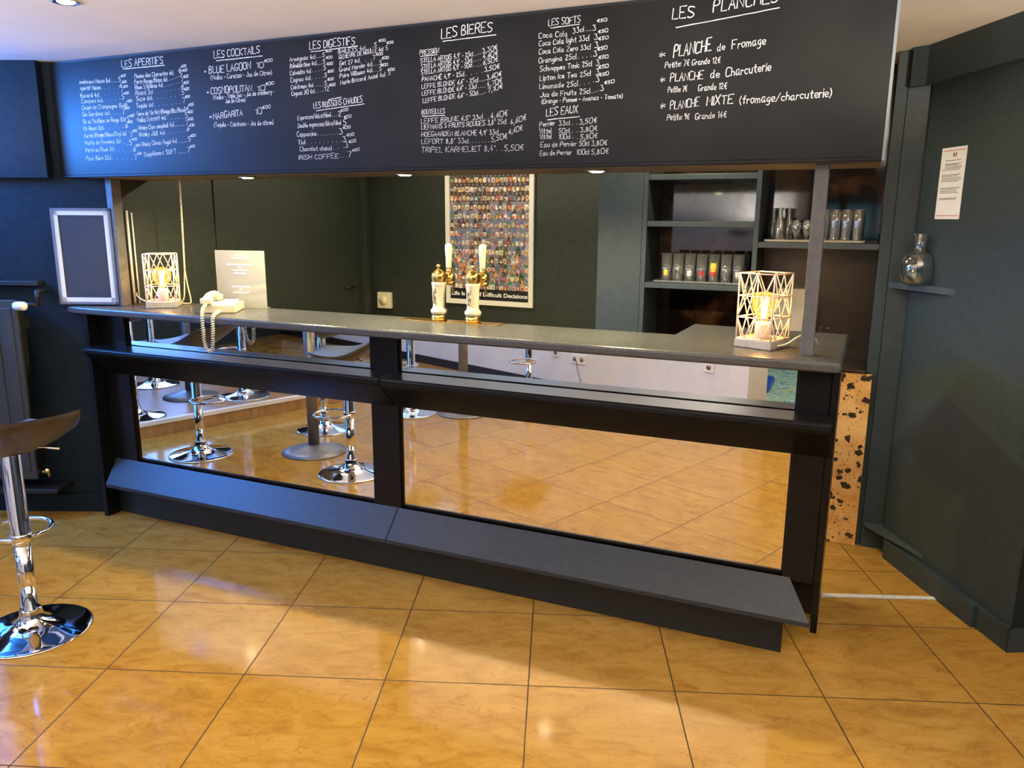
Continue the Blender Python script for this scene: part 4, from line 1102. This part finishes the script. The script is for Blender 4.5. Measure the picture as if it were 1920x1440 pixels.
for row in range(2):
    for i in range(4):
        x = 3.365 + i * .050 + row * .006; y = 1.28 + row * .062
        glass_obj('faceted_tumbler', [(.020, 0), (.0215, .01), (.0235, .09), (.0245, .150)], .0022, f"faceted tumbler, {ORD[i]} from the post in the {'front' if row == 0 else 'rear'} row on the pale tray", 'faceted tumblers on the right shelf', (x, y, 1.4735), seg=9)
def small_bottle(x, y, label):
    glass_obj('small_carafe', [(.024, 0), (.026, .01), (.026, .085), (.014, .115), (.013, .140), (.017, .158)], .002, label, 'small carafes on the pale tray', (x, y, 1.4735))
small_bottle(3.160, 1.30, 'slim clear carafe at the left end of the pale tray, front one')
small_bottle(3.195, 1.37, 'slim clear carafe at the left end of the pale tray, rear one')
def snifter(x, y, label):
    glass_obj('snifter_glass', [(.022, 0), (.022, .003), (.004, .008), (.004, .03), (.018, .045), (.025, .065), (.022, .085), (.016, .100)], .0015, label, 'stemmed glasses on the pale tray', (x, y, 1.4735))
snifter(3.240, 1.285, 'small round stemmed glass on the pale tray beside the front carafe')
snifter(3.288, 1.30, 'small round stemmed glass on the pale tray next to the grey post')
small_bottle(3.098 + .02, 1.42, 'slim clear carafe beside the shelf divider, half out of sight')
tag(MB().box(3.165, 3.305, 1.36, 1.49, .8775, 1.236).build('appliance', M['beige'], bevel=.006), 'beige box-shaped appliance half hidden behind the right lamp', 'appliance')
tag(MB().tube(chaikin([(3.385, 1.32, .8775), (3.385, 1.32, 1.03), (3.39, 1.315, 1.058), (3.41, 1.30, 1.060), (3.43, 1.285, 1.055)], 2), .006, 8).lathe([(.018, .8775), (.016, .89), (0, .89)], (3.385, 1.32, 0), 14).build('faucet', M['chrome']), 'slim bent faucet rising behind the right grey post', 'faucet')

# ================================================================== right wall things
def tri(z, label, d=.018):
    a = Vector((3.668, 1.184)); b = Vector(wr(.0 + (K - Vector((3.935, .884))).length, .0006)); c = Vector((CR.x - .004, CR.y + .02))
    c = Vector(wr(LR - .06, .001)); c2 = (3.765, 1.184)
    return tag(MB().slab([(a.x, a.y), c2, (c.x, c.y), (b.x, b.y)], z - d, z).build('corner_shelf', M['shelf'], bevel=.001), label, 'shelf', 'triangular corner shelves')
tri(1.300, 'triangular dark corner shelf holding the carafe', .028)
tri(.128, 'triangular dark corner shelf just above the floor', .02)
cf = thing('carafe', 'round clear glass carafe on the corner shelf', 'carafe', (3.772, 1.058, 1.3005))
pf = chaikin([(.044, .0), (.060, .004), (.072, .040), (.073, .085), (.060, .125), (.030, .142), (.023, .150), (.023, .180), (.030, .218)], 2)
MB().lathe([(0, 0)] + pf + [(r - .003, z) for r, z in pf if z > .01][::-1] + [(0, .010)], seg=32).build('carafe_body', M['carafe'], cf)
no = thing('notice', 'white printed notice taped to the right wall', 'notice')
na = Vector(wr((K - Vector((3.822, 1.05))).length, .0)); nb = Vector(wr((K - Vector((3.915, .913))).length, .0))
nd = (nb - na); nw = nd.length; nd.normalize()
no.location = (na.x + n2.x * .001, na.y + n2.y * .001, 1.582); no.rotation_euler = (0, 0, math.atan2(nd.y, nd.x))
NH = .290
pg = MB().box(0, nw, -.0015, 0, 0, NH).build('notice_sheet', M['print_white'], no)
tx = MB(); y = -.0019
def bar_(z, a, b, h, mi):
    x = a
    while x < b:
        l_ = random.uniform(.006, .02); tx.box(x, min(x + l_, b), y, -.0015, z, z + h, mi); x += l_ + .002
tx.box(.008, nw - .008, y, -.0015, .276, .2785, 2); tx.box(.008, nw - .008, y, -.0015, .014, .0165, 2); tx.box(.008, nw - .008, y, -.0015, .009, .010, 2)
tx.build('notice_rules', [M['ink'], M['ink_blue'], M['ink_red']], no); tx = MB()
tx.box(nw * .48, nw * .53, y, -.0015, .252, .268, 1); tx.box(nw * .57, nw * .62, y, -.0015, .252, .268, 2); tx.build('notice_emblem', [M['ink'], M['ink_blue'], M['ink_red']], no); tx = MB()
for z in (.236, .222, .218, .211, .205, .199, .178, .172, .165, .158, .152, .125, .119, .112, .106, .084, .079): bar_(z, nw * (.1 if z < .2 else .2), nw * random.uniform(.7, .9), .0026, 0)
tx.build('notice_text', [M['ink'], M['ink_blue'], M['ink_red']], no)

# ================================================================== left wall things
RZL = math.atan2(EL.y, EL.x)
pf_ = thing('wall_frame', 'white framed dark glazed panel on the left wall behind the bar end', 'frame', (WL.x + NL.x * .0006, WL.y + NL.y * .0006, 1.128), RZL)
x0, x1, H_ = -.112, .190, .482
f1 = MB()
for a in ((x0, x0 + .012, 0, H_), (x1 - .012, x1, 0, H_), (x0, x1, 0, .012), (x0, x1, H_ - .012, H_)): f1.box(a[0], a[1], -.013, 0, a[2], a[3])
f1.build('outer_frame', M['frame_grey'], pf_)
f2 = MB(); q = .0125
for a in ((x0 + q, x0 + q + .022, q, H_ - q), (x1 - q - .022, x1 - q, q, H_ - q), (x0 + q, x1 - q, q, q + .022), (x0 + q, x1 - q, H_ - q - .022, H_ - q)): f2.box(a[0], a[1], -.010, 0, a[2], a[3])
f2.build('inner_frame', M['frame_white'], pf_)
MB().box(x0 + .03, x1 - .03, -.006, -.001, .03, H_ - .03).build('glazed_panel', M['glassy_grey'], pf_)

rd = thing('radiator', 'dark panel radiator with a white thermostat knob on the left wall', 'radiator', (WL.x, WL.y, 0), RZL)
m = MB().box(-.575, -.262, -.140, -.122, .225, 1.160)
for k in range(4): m.box(-.568 + k * .0765, -.568 + k * .0765 + .05, -.145, -.139, .27, 1.12)
m.build('radiator_panel', M['radiator'], rd, bevel=.005)
MB().box(-.57, -.285, -.095, -.045, .24, 1.145).build('convector', M['rubber'], rd)
v = MB().tube([(-.255, -.105, 1.135), (-.17, -.105, 1.135)], .011, 8).tube([(-.17, -.105, 1.135), (-.17, -.105, 1.20), (-.17, -.02, 1.20)], .011, 8)
v.build('valve_pipe', M['rubber'], rd)
MB().box(-.55, -.29, -.045, -.004, .3, .36).build('wall_bracket', M['rubber'], rd)
MB().box(-.55, -.29, -.045, -.004, 1.0, 1.06).build('wall_bracket', M['rubber'], rd)
MB().tube([(-.250, -.160, 1.135), (-.235, -.165, 1.135), (-.195, -.180, 1.135), (-.188, -.182, 1.135)], [.019, .022, .022, .014], 14).build('thermostat_knob', M['white'], rd)
MB().tube([(-.285, -.11, .255), (-.215, -.11, .255), (-.215, -.11, .225)], .010, 8).ball((-.222, -.11, .262), .017, 10, 8).build('lower_valve', M['brass'], rd)
MB().box(-.59, -.155, -.155, -.003, .150, .172).build('floor_tray', M['rubber'], rd, bevel=.004)
tag(MB().slab([wl(-.59, .055), wl(-.195, .055), wl(-.195, .001), wl(-.59, .001)], 1.225, 1.248).build('radiator_shelf', M['kick'], bevel=.002), 'narrow dark ledge above the radiator', 'shelf')

# ================================================================== stools and tables
def make_stool():
    t = thing('bar_stool', '', 'bar stool', (0, 0, 0), 0, 'chrome bar stools')
    base = chaikin([(.205, .0), (.207, .005), (.200, .009), (.15, .017), (.095, .027), (.060, .042), (.042, .066), (.037, .095)], 2)
    MB().lathe([(0, 0)] + base + [(0, .095)], seg=56).build('base', M['chrome'], t)
    MB().lathe([(.0285, .094), (.0285, .366), (0, .366)], seg=24).build('lower_column', M['chrome'], t)
    MB().lathe([(.033, .364), (.0345, .368), (.0335, .372), (.0335, .72), (.026, .735), (0, .735)], seg=24).build('upper_column', M['chrome'], t)
    ring = [(.115 * math.cos(a) + .10, .115 * math.sin(a), .385) for a in [2 * PI * k / 28 for k in range(28)]]
    MB().tube(ring, .0085, 10, closed=True).lathe([(.036, .372), (.038, .380), (.038, .398), (.036, .404)], seg=20).build('foot_ring', M['chrome'], t)
    MB().tube([(.022, .021, .738), (.094, .090, .742), (.133, .128, .735)], .0045, 8).build('lift_lever', M['chrome'], t)
    # seat shell: flat in front, sweeping up to a low back at +x
    n, k = 16, 12
    def surf(u, v):
        x = -.20 + .44 * u
        e_ = abs(2 * u - 1); wy = .20 * (1 - (.38 if u < .5 else .10) * e_ ** 3.5)
        y = wy * v
        z = .765 + .118 * (max(0, x + .02) / .26) ** 1.5 + .012 * max(0, -x - .08) / .12 + .012 * abs(v) ** 3
        return x, y, z
    def grid(off):
        return [Vector(surf(i / n, -1 + 2 * j / k)) + Vector((0, 0, off(i / n, -1 + 2 * j / k))) for i in range(n + 1) for j in range(k + 1)]
    top = grid(lambda u, v: 0.0); bot = grid(lambda u, v: -.014 - .050 * (1 - v * v) * math.sin(PI * min(1, max(0, u * .95 + .05))) ** .8)
    W = k + 1
    fs = [(i * W + j, (i + 1) * W + j, (i + 1) * W + j + 1, i * W + j + 1) for i in range(n) for j in range(k)]
    m = MB(); N = len(top)
    m.add(top + bot, [], 0)
    for f in fs: m.f.append(f); m.mi.append(1); m.sm.append(True)
    for f in fs: m.f.append(tuple(N + a for a in f[::-1])); m.mi.append(0); m.sm.append(True)
    edge = [j for j in range(k + 1)] + [i * W + k for i in range(1, n + 1)] + [n * W + j for j in range(k - 1, -1, -1)] + [i * W for i in range(n - 1, 0, -1)]
    for a, b in zip(edge, edge[1:] + edge[:1]): m.f.append((a, b, N + b, N + a)); m.mi.append(0); m.sm.append(False)
    m.build('seat', [M['seat'], M['seat_top']], t)
    MB().lathe([(.0, .722), (.07, .726), (.075, .738), (0, .742)], seg=20).build('seat_plate', M['rubber'], t)
    return t
STOOLS = [(.738, -1.038, 0, -20, 'chrome bar stool at the left edge of the photo, nearest the camera'),
          (-.413, -.945, 0, 0, 'chrome bar stool at the left in the lower mirror, close to the platform step'),
          (-.054, -1.813, 0, 150, 'chrome bar stool mirrored behind the grey high table column'),
          (.278, -2.531, 0, 200, 'chrome bar stool mirrored beside the centre stile, far from the bar'),
          (-2.06, -2.05, .113, 60, 'chrome bar stool on the platform, left of the table, farthest from the bar'),
          (-1.03, -2.04, .113, 170, 'chrome bar stool on the platform between table and step'),
          (-1.26, -1.16, .113, 20, 'chrome bar stool on the platform nearest the radiator wall'),
          (1.02, -3.25, 0, 100, 'chrome bar stool with foot ring standing by the white wall')]
st = make_stool()
for i, (x, y, z, a, lab) in enumerate(STOOLS):
    o = st if i == 0 else copy_tree(st)
    o.location = (x, y, z); o.rotation_euler = (0, 0, math.radians(a)); o['label'] = lab
for ch in st.children:
    if ch.name.startswith('foot_ring'): ch.rotation_euler = (0, 0, math.radians(151 + 20))
def make_table():
    t = thing('high_table', '', 'table', (0, 0, 0), 0, 'round high bar tables')
    MB().lathe([(0, 0), (.215, 0), (.215, .008), (.16, .022), (.075, .045), (.042, .055), (0, .055)], seg=40).build('table_base', M['steel'], t)
    MB().lathe([(.038, .05), (.038, 1.07), (0, 1.07)], seg=24).build('column', M['steel'], t)
    MB().lathe([(0, 1.07), (.295, 1.07), (.30, 1.078), (.30, 1.092), (.295, 1.10), (0, 1.10)], seg=48).build('table_top', M['seat'], t)
    return t
tb = make_table()
for i, (x, y, z, lab) in enumerate([(.235, -1.315, 0, 'round high table with grey column mirrored in the left half of the bar front'), (.661, -2.711, 0, 'round high table with grey column near the white rear wall'), (-1.43, -1.85, .113, 'round high table with grey column on the raised platform')]):
    o = tb if i == 0 else copy_tree(tb)
    o.location = (x, y, z); o['label'] = lab
# sockets on the white wall, seen in the mirror
def socket(t, z, n, label):
    p = rw(t, -.0008); o = thing('wall_socket', label, 'socket', (p[0], p[1], z), TH, 'wall sockets on the white wall')
    w_ = .041 * n
    # faces the bar: local +y looks into the room
    MB().box(-w_, w_, .0, .010, -.041, .041).build('socket_plate', M['white'], o, bevel=.003)
    for k in range(n):
        c = (-w_ + .041 + k * .082, .0102, 0)
        MB().lathe([(0, 0), (.020, 0), (.021, .002), (0, .002)], seg=20, mtx=Matrix.Translation(c) @ Matrix.Rotation(-PI / 2, 4, 'X')).build('socket_well', M['frame_grey'], o)
    return o
socket(.42, .33, 2, 'double white wall socket with a cable on the white wall')
socket(.15, .36, 1, 'single white wall socket left of the double socket in the mirror')
socket(1.74, .44, 1, 'single white wall socket near the end of the white wall')
p = rw(.40, -.014); q_ = rw(.47, -.016)
tag(MB().tube(chaikin([(p[0], p[1], .32), (p[0] + .02, p[1] + .01, .22), (q_[0], q_[1], .12), (q_[0] + .05, q_[1] + .05, .006)], 2), .004, 6).build('cable', M['frame_grey']), 'thin grey cable hanging from the double socket', 'cable')
# play table in the next room, seen at the right end of the upper mirror
gt = thing('blue_stand', 'bright blue plastic play stand with a red drum on the swirl carpet', 'toy', (2.72, -4.75, .0145))
MB().box(-.30, .16, -.25, .25, 0, .07).build('stand_foot', M['blue'], gt, bevel=.02)
MB().box(-.10, .06, -.10, .10, .07, .75).build('stand_column', M['blue'], gt, bevel=.02)
MB().lathe([(0, .14), (.11, .14), (.12, .16), (.12, .30), (.11, .32), (0, .32)], (-.21, .05, 0), 24).build('drum', M['red'], gt)
